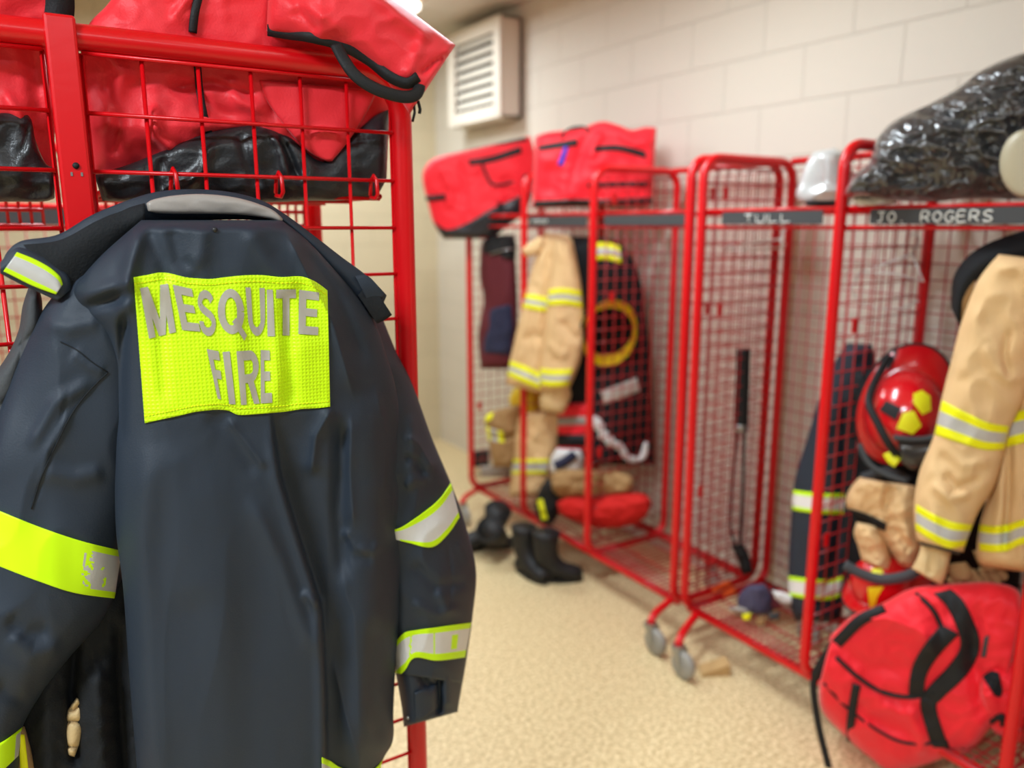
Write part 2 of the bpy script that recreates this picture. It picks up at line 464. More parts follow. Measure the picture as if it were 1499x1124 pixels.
# ceiling strip lights
M_TUBE = mat('lit light diffuser', (255, 250, 240), 0.4, emit=3.5)
def strip_light(x0, x1, y, label, power):
    t = thing('ceiling_light', label, 'light', ((x0 + x1) / 2, y, CZ - 0.075), 'fluorescent strip lights on the ceiling')
    MB().box(((x0 + x1) / 2, y, CZ - 0.015), (x1 - x0, 0.26, 0.03)).build('light_housing', M_VENT, t, smooth=False, bevel=0.004)
    MB().box(((x0 + x1) / 2, y, CZ - 0.052), (x1 - x0 - 0.04, 0.20, 0.044)).build('light_diffuser', M_TUBE, t, smooth=False, bevel=0.015)
    l = bpy.data.lights.new('strip light glow', 'AREA'); l.shape = 'RECTANGLE'; l.size = x1 - x0 - 0.06; l.size_y = 0.18
    l.energy = power; l.color = (0.87, 0.99, 1.08)
    lo = bpy.data.objects.new('strip_light_lamp', l); COL.objects.link(lo); lo.parent = t
    lo.location = (0, 0, -0.004)
    return t
strip_light(0.86, 2.06, 4.33, 'lit fluorescent ceiling light whose end shows past the near red bag', 30)
strip_light(0.5, 1.7, 2.2, 'lit fluorescent ceiling light above the aisle between the racks', 46)
strip_light(0.5, 1.7, 0.1, 'lit fluorescent ceiling light above and ahead of the nearest racks', 4)
strip_light(-2.0, -0.8, 0.0, 'lit fluorescent ceiling light above the left side near the camera', 95)
strip_light(-1.7, -0.5, 2.2, 'lit fluorescent ceiling light above the left rear racks', 16)
strip_light(-0.4, 0.8, -1.6, 'lit fluorescent ceiling light behind the camera', 22)
w = bpy.data.worlds.new('world'); SC.world = w; w.use_nodes = True
w.node_tree.nodes['Background'].inputs[0].default_value = (1, 0.97, 0.93, 1)
w.node_tree.nodes['Background'].inputs[1].default_value = 0.3
SC.view_settings.view_transform = 'Standard'; SC.view_settings.look = 'None'
SC.view_settings.gamma = 1.0; SC.view_settings.use_curve_mapping = False
SC.view_settings.exposure = 0.12

# louvred vent box on the block wall
VX0, VY0, VY1, VZ0, VZ1 = 2.46, 4.06, 4.70, 2.215, 2.765
t = thing('wall_vent', 'cream louvred vent box high on the block wall near the ceiling', 'vent', (WX, (VY0 + VY1) / 2, VZ0))
mb = MB()
fr = 0.075
mb.box((WX - 0.012, (VY0 + VY1) / 2, (VZ0 + VZ1) / 2), (0.02, VY1 - VY0, VZ1 - VZ0))
mb.box(((VX0 + WX) / 2, VY0 + 0.006, (VZ0 + VZ1) / 2), (WX - VX0 - .002, 0.012, VZ1 - VZ0))
mb.box(((VX0 + WX) / 2, VY1 - 0.006, (VZ0 + VZ1) / 2), (WX - VX0 - .002, 0.012, VZ1 - VZ0))
mb.box(((VX0 + WX) / 2, (VY0 + VY1) / 2, VZ0 + 0.006), (WX - VX0 - .002, VY1 - VY0, 0.012))
mb.box(((VX0 + WX) / 2, (VY0 + VY1) / 2, VZ1 - 0.006), (WX - VX0 - .002, VY1 - VY0, 0.012))
mb.build('vent_box', M_VENT, t, smooth=False)
mb = MB()
for (c, d) in (((VX0 - 0.008, VY0 + fr / 2, (VZ0 + VZ1) / 2), (0.016, fr, VZ1 - VZ0)), ((VX0 - 0.008, VY1 - fr / 2, (VZ0 + VZ1) / 2), (0.016, fr, VZ1 - VZ0)),
               ((VX0 - 0.008, (VY0 + VY1) / 2, VZ0 + fr / 2), (0.016, VY1 - VY0 - 2 * fr, fr)), ((VX0 - 0.008, (VY0 + VY1) / 2, VZ1 - fr / 2), (0.016, VY1 - VY0 - 2 * fr, fr))):
    mb.box(c, d)
mb.build('front_frame', M_VENT, t, smooth=False, bevel=0.003)
MB().box((VX0 + 0.06, (VY0 + VY1) / 2, (VZ0 + VZ1) / 2), (0.005, VY1 - VY0 - .03, VZ1 - VZ0 - .03)).build('dark_backing', M_VENTD, t, smooth=False)
nl = 7
for i in range(nl):
    z = VZ0 + fr + (i + 0.5) * (VZ1 - VZ0 - 2 * fr) / nl
    MB().box((VX0 + 0.014, (VY0 + VY1) / 2, z + 0.012), (0.044, VY1 - VY0 - 2 * fr + .004, 0.005), rot=Matrix.Rotation(math.radians(-62), 3, 'Y')).build('louvre_blade', M_VENT, t, smooth=False)

# ------------------------------------------------------------------ wire gear racks of the right row
RD, RB, RTOP, SHZ = 0.46, 0.15, 1.83, 1.645
def wire_panel(mb, f, a0, a1, b0, b1, sa, sb, r=0.0024):
    """grid of wires on the surface f(a, b)"""
    na = max(1, round((a1 - a0) / sa)); nb = max(1, round((b1 - b0) / sb))
    for i in range(na + 1):
        a = a0 + (a1 - a0) * i / na; mb.tube([f(a, b0, 0), f(a, b1, 0)], r, 5)
    for j in range(nb + 1):
        b = b0 + (b1 - b0) * j / nb; mb.tube([f(a0, b, r * 1.6), f(a1, b, r * 1.6)], r, 5)

def caster(t, arm_a, arm_b, x, y, face=(1, 0)):
    """arm from the frame, stem, fork and wheel standing on the floor"""
    R = 0.052
    mb = MB()
    mb.tube(arc_resample([arm_a, ((arm_a[0] + arm_b[0] * 3) / 4, (arm_a[1] + arm_b[1] * 3) / 4, arm_a[2]), (arm_b[0], arm_b[1], arm_a[2] - .02), (arm_b[0], arm_b[1], 0.112)], 14), 0.0145, 12)
    c = mb.build('caster_arm', M_RED, t)
    tx, ty = face; off = (tx * 0.03, ty * 0.03); sx, sy = -ty, tx
    mb = MB()
    for s_ in (-1, 1):
        q = [(x + sx * s_ * .019 + tx * a_, y + sy * s_ * .019 + ty * a_, z_) for a_, z_ in ((-.020, .112), (.020, .112), (.036, .052), (.030, .044), (.022, .050))]
        q2 = [(p[0] + sx * s_ * .003, p[1] + sy * s_ * .003, p[2]) for p in q]
        mb.add(q + q2, [(4, 3, 2, 1, 0), (5, 6, 7, 8, 9)] + [(k, (k + 1) % 5, 5 + (k + 1) % 5, 5 + k) for k in range(5)])
    mb.tube([(x, y, .106), (x, y, .117)], .024, 16)
    fk = mb.build('caster_fork', M_STEEL, t, smooth=False)
    a = Vector((x + off[0], y + off[1], R))
    prof = [(0.001, -.0155), (R * .8, -.015), (R * .95, -.011), (R, 0), (R * .95, .011), (R * .8, .015), (0.001, .0155)]
    mb = MB()
    mb.tube([a + Vector((sx * q[1], sy * q[1], 0)) for q in prof], [q[0] for q in prof], 24, upv=(0, 0, 1))
    mb.build('caster_wheel', M_GREY, fk)

def shelf_wires(mb, x0, x1, y0, y1, z, sp, along='x', r=0.0024):
    if along == 'x':
        n = round((y1 - y0) / sp)
        for i in range(n + 1):
            y = y0 + (y1 - y0) * i / n; mb.tube([(x0, y, z), (x1, y, z)], r, 5)
        for k in range(4):
            x = x0 + (x1 - x0) * k / 3; mb.tube([(x, y0, z - .005), (x, y1, z - .005)], r * 1.4, 5)
    else:
        n = round((x1 - x0) / sp)
        for i in range(n + 1):
            x = x0 + (x1 - x0) * i / n; mb.tube([(x, y0, z), (x, y1, z)], r, 5)
        for k in range(4):
            y = y0 + (y1 - y0) * k / 3; mb.tube([(x0, y, z - .005), (x1, y, z - .005)], r * 1.4, 5)

def rack(label, ys, group, labels=(), X=2.04, top_from=0, casters=True):
    """a row of open bays; ys = positions of the dividers from far to near"""
    t = thing('gear_rack', label, 'rack', (X + RD / 2, sum(ys) / len(ys), 0), group)
    ys = sorted(ys)
    rt = 0.0165
    for k, y in enumerate(ys):
        path = rounded_rect((X, RB), (X + RD, RTOP), 0.07, 7)
        MB().tube([(x, y, z) for x, z in path], rt, 12, closed=True, upv=(0, 1, 0)).build('side_frame', M_RED, t)
        mb = MB()
        wire_panel(mb, lambda a, b, o: (X + a, y + o, b), 0.017, RD - 0.017, RB + 0.05, RTOP - 0.03, 0.053, 0.053)
        mb.build('side_panel', M_WIRE, t)
        for (dx, z) in ((0.10, RTOP - 0.12), (0.10, 1.30), (0.05, 0.62)):
            MB().box((X + dx, y - 0.007, z), (0.02, 0.004, 0.045)).build('bracket', M_RED, t, smooth=False)
    y0, y1 = ys[0], ys[-1]
    for (xx, z, nm) in ((X + 0.03, RB, 'front_rail'), (X + RD - 0.03, RB, 'rear_rail'), (X + RD - 0.004, RTOP + 0.004, 'top_rail')):
        MB().tube([(xx, y0, z), (xx, y1, z)], rt * (1.0 if nm != 'top_rail' else 0.8), 12).build(nm, M_RED, t)
    for k in range(len(ys) - 1):
        a, b = ys[k] + rt, ys[k + 1] - rt
        mb = MB(); shelf_wires(mb, X + .02, X + RD - .02, a, b, RB + 0.020, 0.027, 'x', 0.0028)
        n = 10
        for i in range(2):     # close mesh along the front edge
            mb.tube([(X + 0.05 + 0.03 * i, a, RB + .024), (X + 0.05 + 0.03 * i, b, RB + .024)], 0.003, 5)
        mb.build('floor_shelf', M_WIRE, t)
        mb = MB(); wire_panel(mb, lambda p, q, o: (X + RD - 0.004 + o, p, q), a, b, RB + .05, RTOP - .03, 0.053, 0.053)
        mb.build('back_panel', M_WIRE, t)
        mb = MB(); shelf_wires(mb, X + .01, X + RD - .02, a, b, SHZ, 0.05, 'x', 0.0026)
        mb.tube([(X + 0.008, a - .01, SHZ + .004), (X + 0.008, b + .01, SHZ + .004)], 0.006, 8)
        mb.tube([(X + 0.008, a - .01, SHZ - .05), (X + 0.008, b + .01, SHZ - .05)], 0.005, 8)
        mb.build('top_shelf', M_RED, t)
    return t

def label_strip(t, X, y0, y1, z0, z1):
    return MB().box((X - 0.006, (y0 + y1) / 2, (z0 + z1) / 2), (0.004, y1 - y0, z1 - z0)).build('label_strip', M_SLATE, t, smooth=False)

GLY = {'T': [[(0, 1), (1, 1)], [(.5, 1), (.5, 0)]], 'U': [[(0, 1), (0, .2), (.2, 0), (.8, 0), (1, .2), (1, 1)]], 'L': [[(0, 1), (0, 0), (1, 0)]],
       'J': [[(.1, 1), (1, 1)], [(.6, 1), (.6, .2), (.4, 0), (.1, .1)]], 'O': [[(.5, 1), (.15, .8), (0, .5), (.15, .2), (.5, 0), (.85, .2), (1, .5), (.85, .8), (.5, 1)]],
       '.': [[(.4, 0), (.5, .08)]], 'R': [[(0, 0), (0, 1), (.8, .95), (.9, .7), (.7, .5), (0, .45)], [(.4, .47), (1, 0)]],
       'G': [[(1, .85), (.5, 1), (.1, .75), (0, .4), (.3, 0), (.8, .05), (1, .4), (.6, .42)]], 'E': [[(.9, 1), (.05, 1), (0, 0), (1, 0)], [(.03, .52), (.8, .52)]],
       'A': [[(0, 0), (.5, 1), (1, 0)], [(.2, .38), (.8, .38)]],
       'S': [[(1, .9), (.5, 1), (.05, .78), (.3, .55), (.8, .42), (.95, .15), (.5, 0), (0, .1)]]}
def chalk_text(parent, s, X, y_left, y_right, z0, z1, r=0.0022):
    """hand lettering, left to right as seen from the aisle (towards lower Y)"""
    n = len(s); step = (y_right - y_left) / n
    for k, ch in enumerate(s):
        if ch not in GLY: continue
        w = step * 0.68; mb = MB()
        for st in GLY[ch]:
            mb.tube([(X - 0.0085, y_left + step * k + q[0] * w, z0 + (z1 - z0) * q[1]) for q in resample(st, 4 * (len(st) - 1), len(st) > 3)], r, 6)
        mb.build('chalk_letter', M_CHALK, parent)

GR = 'red wire gear racks'
rackA = rack('red three-bay wire rack farther along the wall, with two red bags on top', [3.71, 3.17, 2.64, 2.085], GR)
rackB = rack('red wire rack nearer along the wall, topped by a black plastic bag', [2.025, 1.475, 0.852, 0.30], GR)
label_strip(rackA, 2.04, 2.10, 2.56, 1.600, 1.640)
lb = label_strip(rackA, 2.04, 2.68, 3.12, 1.595, 1.640)
for k in range(5):
    yy = 3.085 - 0.025 * k
    MB().tube([(2.0315, yy, 1.607), (2.0315, yy - .012, 1.628), (2.0315, yy - .018, 1.61)], 0.0022, 6).build('chalk_letter', M_CHALK, lb)
lb = label_strip(rackB, 2.04, 1.53, 1.925, 1.604, 1.644)
chalk_text(lb, 'TULL', 2.04, 1.825, 1.63, 1.611, 1.634)
lb = label_strip(rackB, 2.04, 0.96, 1.375, 1.604, 1.644)
chalk_text(lb, 'JO. ROGERS', 2.04, 1.352, 1.035, 1.610, 1.636)
mb = MB(); mb.box((2.494, 1.79, RTOP + .004), (0.032, 0.03, 0.032)); mb.build('rail_joint', M_BLACK, rackB, smooth=False, bevel=.003)
for (t, y, fy) in ((rackA, 2.10, 1.985), (rackB, 2.0, 1.845)):
    pass
caster(rackA, (2.06, 2.12, RB - .01), (1.905, 2.06, 0), 1.905, 2.06, (0, -1))
caster(rackA, (2.06, 3.69, RB - .01), (1.92, 3.60, 0), 1.92, 3.60, (0, -1))
caster(rackA, (2.44, 2.30, RB - .01), (2.46, 2.30, 0), 2.46, 2.30, (0, -1))
caster(rackA, (2.44, 3.60, RB - .01), (2.46, 3.60, 0), 2.46, 3.60, (0, -1))
caster(rackB, (2.06, 1.98, RB - .01), (1.88, 1.885, 0), 1.88, 1.885, (0, -1))
caster(rackB, (2.06, 0.38, RB - .01), (1.92, 0.38, 0), 1.92, 0.38, (0, -1))
caster(rackB, (2.44, 1.80, RB - .01), (2.46, 1.80, 0), 2.46, 1.80, (0, -1))
caster(rackB, (2.44, 0.50, RB - .01), (2.46, 0.50, 0), 2.46, 0.50, (0, -1))

# ------------------------------------------------------------------ the near rack (its wire side faces the camera)
NY, NX1, NXF, NTOP = 1.25, 0.562, 0.078, 1.845
nr = thing('gear_rack', 'nearest red wire rack, with the navy jacket hung on its side', 'rack', (0.0, NY + 0.24, 0), GR)
NX0 = -0.42
for (yy, nm) in ((NY, 'near_frame'), (NY + 0.48, 'far_frame')):
    path = rounded_rect((NX0, RB), (NX1, NTOP), 0.075, 8)
    MB().tube([(x, yy, z) for x, z in path], 0.0175, 16, closed=True, upv=(0, 1, 0)).build(nm, M_RED, nr)
mb = MB(); mb.box((NXF, NY - 0.016, (RB + NTOP) / 2 + 0.012), (0.037, 0.016, NTOP - RB + 0.02))
post = mb.build('flat_post', M_RED, nr, smooth=False, bevel=0.004)
mb = MB(); mb.tube([(NXF + 0.001, NY - 0.0245, 1.678), (NXF + 0.001, NY - 0.0262, 1.678)], 0.0042, 14)
mb.build('bolt_hole', M_BLACK, post)
for dx in (-.006, .006): MB().box((NXF + dx + .001, NY - 0.0245, 1.667), (0.0025, 0.001, 0.005)).build('paint_chip', M_STEEL, post, smooth=False)
# wire side: two panels either side of the flat post
zs = [1.825 - 0.0763 * k for k in range(22)]
for (xa, xb, nm) in ((NXF + 0.0225, NX1 - 0.018, 'wire_panel'), (NX0 + 0.018, NXF - 0.0225, 'wire_panel')):
    mb = MB()
    for z in zs:
        mb.tube([(xa, NY - .004, z), (xb, NY - .004, z)], 0.0030, 8)
    n = 6
    for i in range(n + 1):
        x = xa + (xb - xa) * i / n
        mb.tube([(x, NY + .002, 1.825), (x, NY + .002, zs[-1])], 0.0030, 8)
    mb.build(nm, M_RED, nr)
# coat hooks bent over the wire
for (hx) in (0.203, 0.354, 0.509, -0.1, -0.25):
    mb = MB()
    zc = zs[2]
    mb.tube([(hx - .004, NY + 0.004, zc - .024), (hx - .002, NY + .003, zc), (hx, NY - 0.004, zc + .0075), (hx + .002, NY - 0.010, zc), (hx + .003, NY - 0.011, zc - .022), (hx + .001, NY - .006, zc - .029), (hx - .004, NY + .004, zc - .027)], 0.0032, 8)
    mb.build('coat_hook', M_RED, nr)
# shelf with down-turned slatted edge
for (xa, xb) in ((NXF + 0.04, NX1 - 0.03), (NX0 + 0.03, NXF - .03)):
    mb = MB()
    n = 24
    for i in range(n + 1):
        x = xa + (xb - xa) * i / n
        mb.tube([(x, NY + 0.03, 1.648), (x, NY + 0.44, 1.648), (x, NY + 0.45, 1.640), (x, NY + 0.45, 1.600)], 0.003, 6)
    for (yy, z) in ((NY + .03, 1.645), (NY + .17, 1.643), (NY + .31, 1.643), (NY + .45, 1.628), (NY + .45, 1.600)):
        mb.tube([(xa, yy, z), (xb, yy, z)], 0.004, 8)
    for xx in (xa, xb):
        mb.tube([(xx, NY + .03, 1.648), (xx, NY + .45, 1.648)], 0.005, 8)
    mb.build('top_shelf', M_RED, nr)
mb = MB(); shelf_wires(mb, NX0 + .02, NX1 - .02, NY + .02, NY + .46, RB + .02, .03, 'x'); mb.build('floor_shelf', M_WIRE, nr)
for xx in (NX0 + .06, NX1 - .06):
    MB().tube([(xx, NY, RB), (xx, NY + .48, RB)], 0.0165, 10).build('base_rail', M_RED, nr)
for xx in (NX0 + .1, NX1 - .1):
    for yy in (NY + .03, NY + .45):
        caster(nr, (xx, yy, RB - .012), (xx, yy + .001, 0), xx, yy, (-1, 0))

# ------------------------------------------------------------------ red rack standing farther back on the left
lr = thing('gear_rack', 'red wire rack farther back on the left, seen through the nearest rack', 'rack', (-0.4, 2.6, 0), GR)
def left_rack():
    for k, x in enumerate((0.30, -0.24, -0.78, -1.32)):
        path = rounded_rect((2.42, RB), (2.42 + RD, RTOP), 0.07, 6)
        MB().tube([(x, y, z) for y, z in path], 0.0165, 12, closed=True, upv=(1, 0, 0)).build('side_frame', M_RED, lr)
        mb = MB(); wire_panel(mb, lambda a, b, o: (x + o, 2.42 + a, b), .017, RD - .017, RB + .05, RTOP - .03, .053, .053); mb.build('side_panel', M_WIRE, lr)
    for k, xa in enumerate((-0.24, -0.78, -1.32)):
        a, b = xa + .017, xa + .523
        mb = MB(); wire_panel(mb, lambda p, q, o: (p, 2.42 + RD + o, q), a, b, RB + .05, RTOP - .03, .053, .053); mb.build('back_panel', M_WIRE, lr)
        mb = MB(); shelf_wires(mb, a, b, 2.43, 2.42 + RD - .02, SHZ, .05, 'y')
        mb.tube([(a, 2.425, SHZ + .004), (b, 2.425, SHZ + .004)], .007, 8); mb.tube([(a, 2.425, SHZ - .05), (b, 2.425, SHZ - .05)], .006, 8); mb.build('top_shelf', M_RED, lr)
        mb = MB(); shelf_wires(mb, a, b, 2.44, 2.42 + RD - .02, RB + .02, .03, 'y'); mb.build('floor_shelf', M_WIRE, lr)
        MB().box(((a + b) / 2, 2.414, 1.622), (0.40, .004, .04)).build('label_strip', M_SLATE, lr, smooth=False)
    for (y, z, nm) in ((2.45, RB, 'front_rail'), (2.85, RB, 'rear_rail'), (2.88, RTOP + .004, 'top_rail')):
        MB().tube([(0.30, y, z), (-1.32, y, z)], .0165, 12).build(nm, M_RED, lr)
    for xx in (0.2, -1.2):
        for yy in (2.40, 2.86):
            caster(lr, (xx, yy + (.05 if yy < 2.5 else -.01), RB - .012), (xx, yy, 0), xx, yy, (-1, 0))
left_rack()
# ------------------------------------------------------------------ the navy jacket
def sheet(P, a, b, ha, hb, hm=0.0, thick=0.004, nu=60, nv=10, mb=None, m=0, wav=0.0, smooth=True):
    """cloth sheet between two pixel curves; ha, hb = offsets of the two edges, hm = bulge between them"""
    mb = mb or MB()
    A = arc_resample(a, nu) if smooth else resample(a, nu, False); B = arc_resample(b, nu) if smooth else resample(b, nu, False)
    fa = ha if callable(ha) else (lambda u: ha); fb = hb if callable(hb) else (lambda u: hb)
    W = nv + 1; front = []; back = []
    for i in range(nu + 1):
        for j in range(nv + 1):
            u, v = i / nu, j / nv
            q = A[i] * (1 - v) + B[i] * v
            h = fa(u) * (1 - v) + fb(u) * v + hm * math.sin(PI * v) + wav * noise.noise(Vector((q[0] / 40, q[1] / 40, 3.1)))
            front.append(P(q[0], q[1], h)); back.append(P(q[0], q[1], h - thick))
    n = len(front); fs = []; mi = []
    for i in range(nu):
        for j in range(nv):
            k = i * W + j; f = (k, k + 1, k + W + 1, k + W)
            mm = m((i + .5) / nu, (j + .5) / nv) if callable(m) else m
            fs.append(f); mi.append(mm); fs.append(tuple(n + q for q in reversed(f))); mi.append(mm)
    rim = [i * W for i in range(nu + 1)] + [nu * W + j for j in range(1, W)] + [i * W + nv for i in range(nu - 1, -1, -1)] + [j for j in range(nv - 1, 0, -1)]
    for q in range(len(rim)):
        c, d = rim[q], rim[(q + 1) % len(rim)]
        fs.append((c, d, n + d, n + c)); mi.append(m(.01, .01) if callable(m) else m)
    b0 = len(mb.v); mb.v += [tuple(map(float, p)) for p in front + back]
    for f, q in zip(fs, mi): mb.f.append(tuple(b0 + z for z in f)); mb.mi.append(q)
    return mb

JY = 1.125
PJ = plane((0, JY, 0), (0, -1, 0))
jk = thing('work_jacket', 'navy work jacket with a lime MESQUITE FIRE back panel, hung on the nearest rack', 'jacket', PJ(380, 1240))
def pleat(X, Y, T, S):
    """deep folded pleat right of the back panel: a flap that turns inward, then the next lobe"""
    ys = [560, 605, 640, 700, 780, 870, 900, 1000, 1240]
    xa = np.interp(Y, ys, [390, 394, 398, 408, 432, 461, 468, 473, 477])
    xb = np.interp(Y, ys, [450, 460, 466, 474, 480, 488, 500, 506, 510])
    D = np.interp(Y, ys, [0.0, 0.004, 0.020, 0.034, 0.040, 0.040, 0.038, 0.036, 0.030])
    drop = np.clip((X - xa) / 6.0, 0, 1); drop = drop * drop * (3 - 2 * drop)
    rise = np.clip((X - xa - 5) / (xb - xa + 14), 0, 1) ** 1.3
    lip = np.exp(-((X - xa + 5) / 7.0) ** 2) * np.clip((Y - 620) / 60, 0, 1) * 0.006
    return lip - D * drop * (1 - 0.62 * rise) - 0.034 * np.clip((X - 480) / 110, 0, 1)
torso = Loft(PJ,
    [(207, 322), (180, 345), (150, 372), (122, 403), (108, 428), (126, 458), (156, 495), (168, 545), (170, 620), (168, 700), (170, 780), (180, 860), (190, 1000), (200, 1124), (208, 1240)],
    [(412, 322), (450, 352), (490, 395), (520, 430), (548, 470), (566, 520), (580, 570), (588, 630), (591, 700), (592, 800), (589, 900), (580, 965), (576, 1040), (575, 1085), (557, 1126), (553, 1240)],
    front=0.060, back=0.045, nt=250, ns=190, prof=4.2, ends=(0.03, 0.0), seed=2, hfun=pleat,
    folds=[([(535, 560), (548, 700), (542, 900), (530, 1150)], 34, 0.020),
           ([(207, 326), (188, 400), (180, 480)], 12, 0.012),
           ([(214, 330), (236, 380), (246, 420)], 12, -0.007),
           ([(95, 462), (140, 446), (196, 428)], 10, -0.014), ([(110, 440), (150, 425), (200, 408)], 12, 0.008),
           ([(184, 440), (177, 540), (174, 660)], 8, -0.016),
           ([(222, 620), (206, 800), (212, 1000), (222, 1180)], 24, 0.010),
           ([(412, 326), (448, 400), (486, 470), (520, 590)], 9, 0.014, 'sharp'),
           ([(440, 352), (494, 430), (540, 540)], 10, -0.010),
           ([(360, 330), (390, 380), (440, 430)], 14, 0.007),
           ([(300, 328), (296, 370), (280, 410)], 14, 0.006),
           ([(250, 328), (262, 380), (300, 410)], 12, -0.006),
           ([(330, 608), (362, 650), (392, 690)], 9, 0.010, 'sharp'),
           ([(300, 600), (350, 640), (380, 700)], 16, -0.006),
           ([(490, 590), (462, 640), (455, 700)], 10, 0.016, 'sharp'),
           ([(500, 600), (496, 740), (505, 860)], 12, -0.014),
           ([(360, 720), (410, 820), (440, 910), (470, 970)], 12, 0.007),
           ([(240, 640), (270, 760), (290, 900)], 30, 0.006),
           ([(300, 640), (318, 800), (330, 1000), (335, 1180)], 34, 0.008),
           ([(500, 770), (520, 802), (545, 808), (562, 790)], 7, 0.006), ([(505, 782), (525, 815), (550, 818)], 9, -0.005),
           ([(515, 600), (512, 690), (518, 780)], 9, 0.009, 'sharp'), ([(548, 560), (566, 640), (560, 740)], 9, 0.009, 'sharp'),
           ([(566, 560), (576, 700), (578, 850)], 10, -0.008),
           ([(440, 866), (462, 882), (476, 884)], 6, 0.006),
           ([(400, 420), (404, 500), (406, 610)], 10, 0.005), ([(418, 420), (424, 500), (428, 610)], 10, -0.007),
           ([(230, 420), (236, 500), (240, 600)], 10, -0.004), ([(320, 420), (345, 470), (360, 600)], 14, 0.004),
           ([(486, 960), (510, 1060), (535, 1140)], 10, 0.008, 'sharp'), ([(550, 900), (545, 1020), (560, 1100)], 12, -0.008)],
    noise_=[(130, 260, 0.005, 1), (110, 240, -0.005, 5), (50, 110, 0.0018, 2), (14, 22, 0.0004, 4)])
torso.build('jacket_body', M_NAVY, jk)

sl = Loft(PJ,
    [(128, 385), (95, 415), (62, 455), (30, 520), (2, 590), (-30, 680), (-60, 790), (-72, 900), (-66, 1000), (-60, 1090), (-64, 1200)],
    [(215, 400), (222, 470), (222, 560), (216, 650), (200, 740), (182, 800), (177, 850), (152, 905), (102, 962), (62, 1015), (34, 1062), (30, 1100), (22, 1200)],
    front=0.062, back=0.03, nt=150, ns=80, prof=2.6, ends=(0.05, 0.0), base=-0.050, seed=5,
    folds=[([(40, 660), (80, 590), (140, 555)], 10, 0.007), ([(104, 600), (70, 660), (56, 720)], 5, 0.006, 'sharp'), ([(104, 515), (130, 535), (155, 548)], 7, 0.006, 'sharp'),
           ([(14, 925), (46, 958), (96, 948)], 14, 0.007), ([(10, 900), (36, 928), (76, 922)], 12, -0.006),
           ([(155, 690), (110, 700), (60, 690)], 12, 0.006), ([(-10, 1000), (40, 1030), (70, 1000)], 12, -0.006),
           ([(105, 560), (75, 660), (50, 740)], 3, -0.003, 'sharp'), ([(60, 470), (100, 480), (150, 470)], 12, 0.006)],
    noise_=[(110, 160, 0.006, 3), (90, 120, -0.007, 6), (40, 60, 0.0018, 7)])
sl.build('jacket_sleeve', M_NAVY, jk)
MB().tube([sl.at(x, y, .001) for x, y in arc_resample([(158, 545), (128, 575), (104, 608), (82, 652), (60, 700), (46, 745)], 40)], .0009, 6).build('sleeve_seam', M_NAVY2, jk)
MB().tube([sl.at(x, y, .001) for x, y in arc_resample([(88, 500), (112, 512), (135, 530), (158, 545)], 24)], .0008, 6).build('sleeve_seam', M_NAVY2, jk)
def worn(u, v):
    if not 0.14 < v < 0.86: return 0
    e = 0.80 + 0.05 * noise.noise(Vector((v * 5, 2.2, 0))) + 0.03 * noise.noise(Vector((v * 17, u * 30, 1.5)))
    patchy = 0.775 < u < 0.79 and 0.2 < v < 0.62 and noise.noise(Vector((u * 60, v * 8, 4))) > -0.2
    hole = noise.noise(Vector((u * 26, v * 6, 8.0))) > 0.36 and u < 0.92
    return 1 if (u > e and not hole) or patchy else 0
sl.patch([(-62, 722), (0, 748), (60, 772), (120, 792), (178, 806)], [(-68, 800), (0, 829), (60, 852), (110, 868), (168, 876)], 0.0035, 150, 30, worn).build('reflective_band', [M_LIME, M_SILV], jk)
sl.patch([(-55, 1100), (-20, 1095), (6, 1084), (33, 1064)], [(-60, 1150), (-20, 1146), (8, 1124), (27, 1106)], 0.0035, 30, 8, lambda u, v: 1 if u > .86 and v > .12 else 0).build('reflective_band', [M_LIME, M_SILV], jk)

sr = Loft(PJ,
    [(500, 430), (520, 520), (535, 640), (552, 760), (562, 850), (570, 920), (577, 985)],
    [(556, 455), (580, 515), (603, 560), (632, 640), (662, 712), (682, 770), (697, 835), (692, 900), (683, 965), (677, 1000)],
    front=0.066, back=0.012, nt=140, ns=80, prof=2.4, ends=(0.05, 0.0), base=-0.074, seed=9, hfun=lambda X, Y, T, S: -0.05 * np.clip(S - .2, 0, 1),
    folds=[([(590, 636), (612, 648), (636, 690)], 7, 0.012, 'sharp'), ([(590, 668), (608, 674), (624, 700)], 6, -0.010), ([(600, 600), (606, 650), (600, 720)], 8, 0.008),
           ([(592, 715), (610, 700), (625, 705)], 6, 0.007), ([(640, 860), (660, 900)], 7, 0.007), ([(600, 820), (640, 860), (690, 850)], 10, -0.008),
           ([(656, 790), (662, 850), (655, 905)], 3, -0.003, 'sharp'), ([(600, 880), (640, 900), (680, 890)], 8, 0.006), ([(670, 790), (690, 830)], 6, 0.005)],
    noise_=[(70, 110, 0.008, 3), (54, 80, -0.007, 6), (30, 40, 0.0015, 8)])
sr.build('jacket_sleeve', M_NAVY, jk)
sr.patch([(574, 776), (592, 769), (626, 745), (645, 728), (660, 707)], [(580, 790), (600, 795), (632, 801), (655, 783), (673, 757)], 0.004, 50, 20,
         lambda u, v: 0 if (v < .2 or (v > .84 and u > .1)) else 1).build('reflective_band', [M_LIME, M_SILV2], jk)
sr.patch([(580, 938), (592, 926), (610, 922), (640, 918), (690, 911)], [(576, 996), (592, 982), (607, 963), (640, 967), (681, 962)], 0.004, 70, 24,
         lambda u, v: 0 if (v < .16 or v > .80 or abs(u - .40 - .03 * noise.noise(Vector((v * 8, 1, 2)))) < .018 or abs(u - .72) < .012 or (.86 < u < .90 and .3 < v < .7)) else 1).build('reflective_band', [M_LIME, M_SILV2], jk)
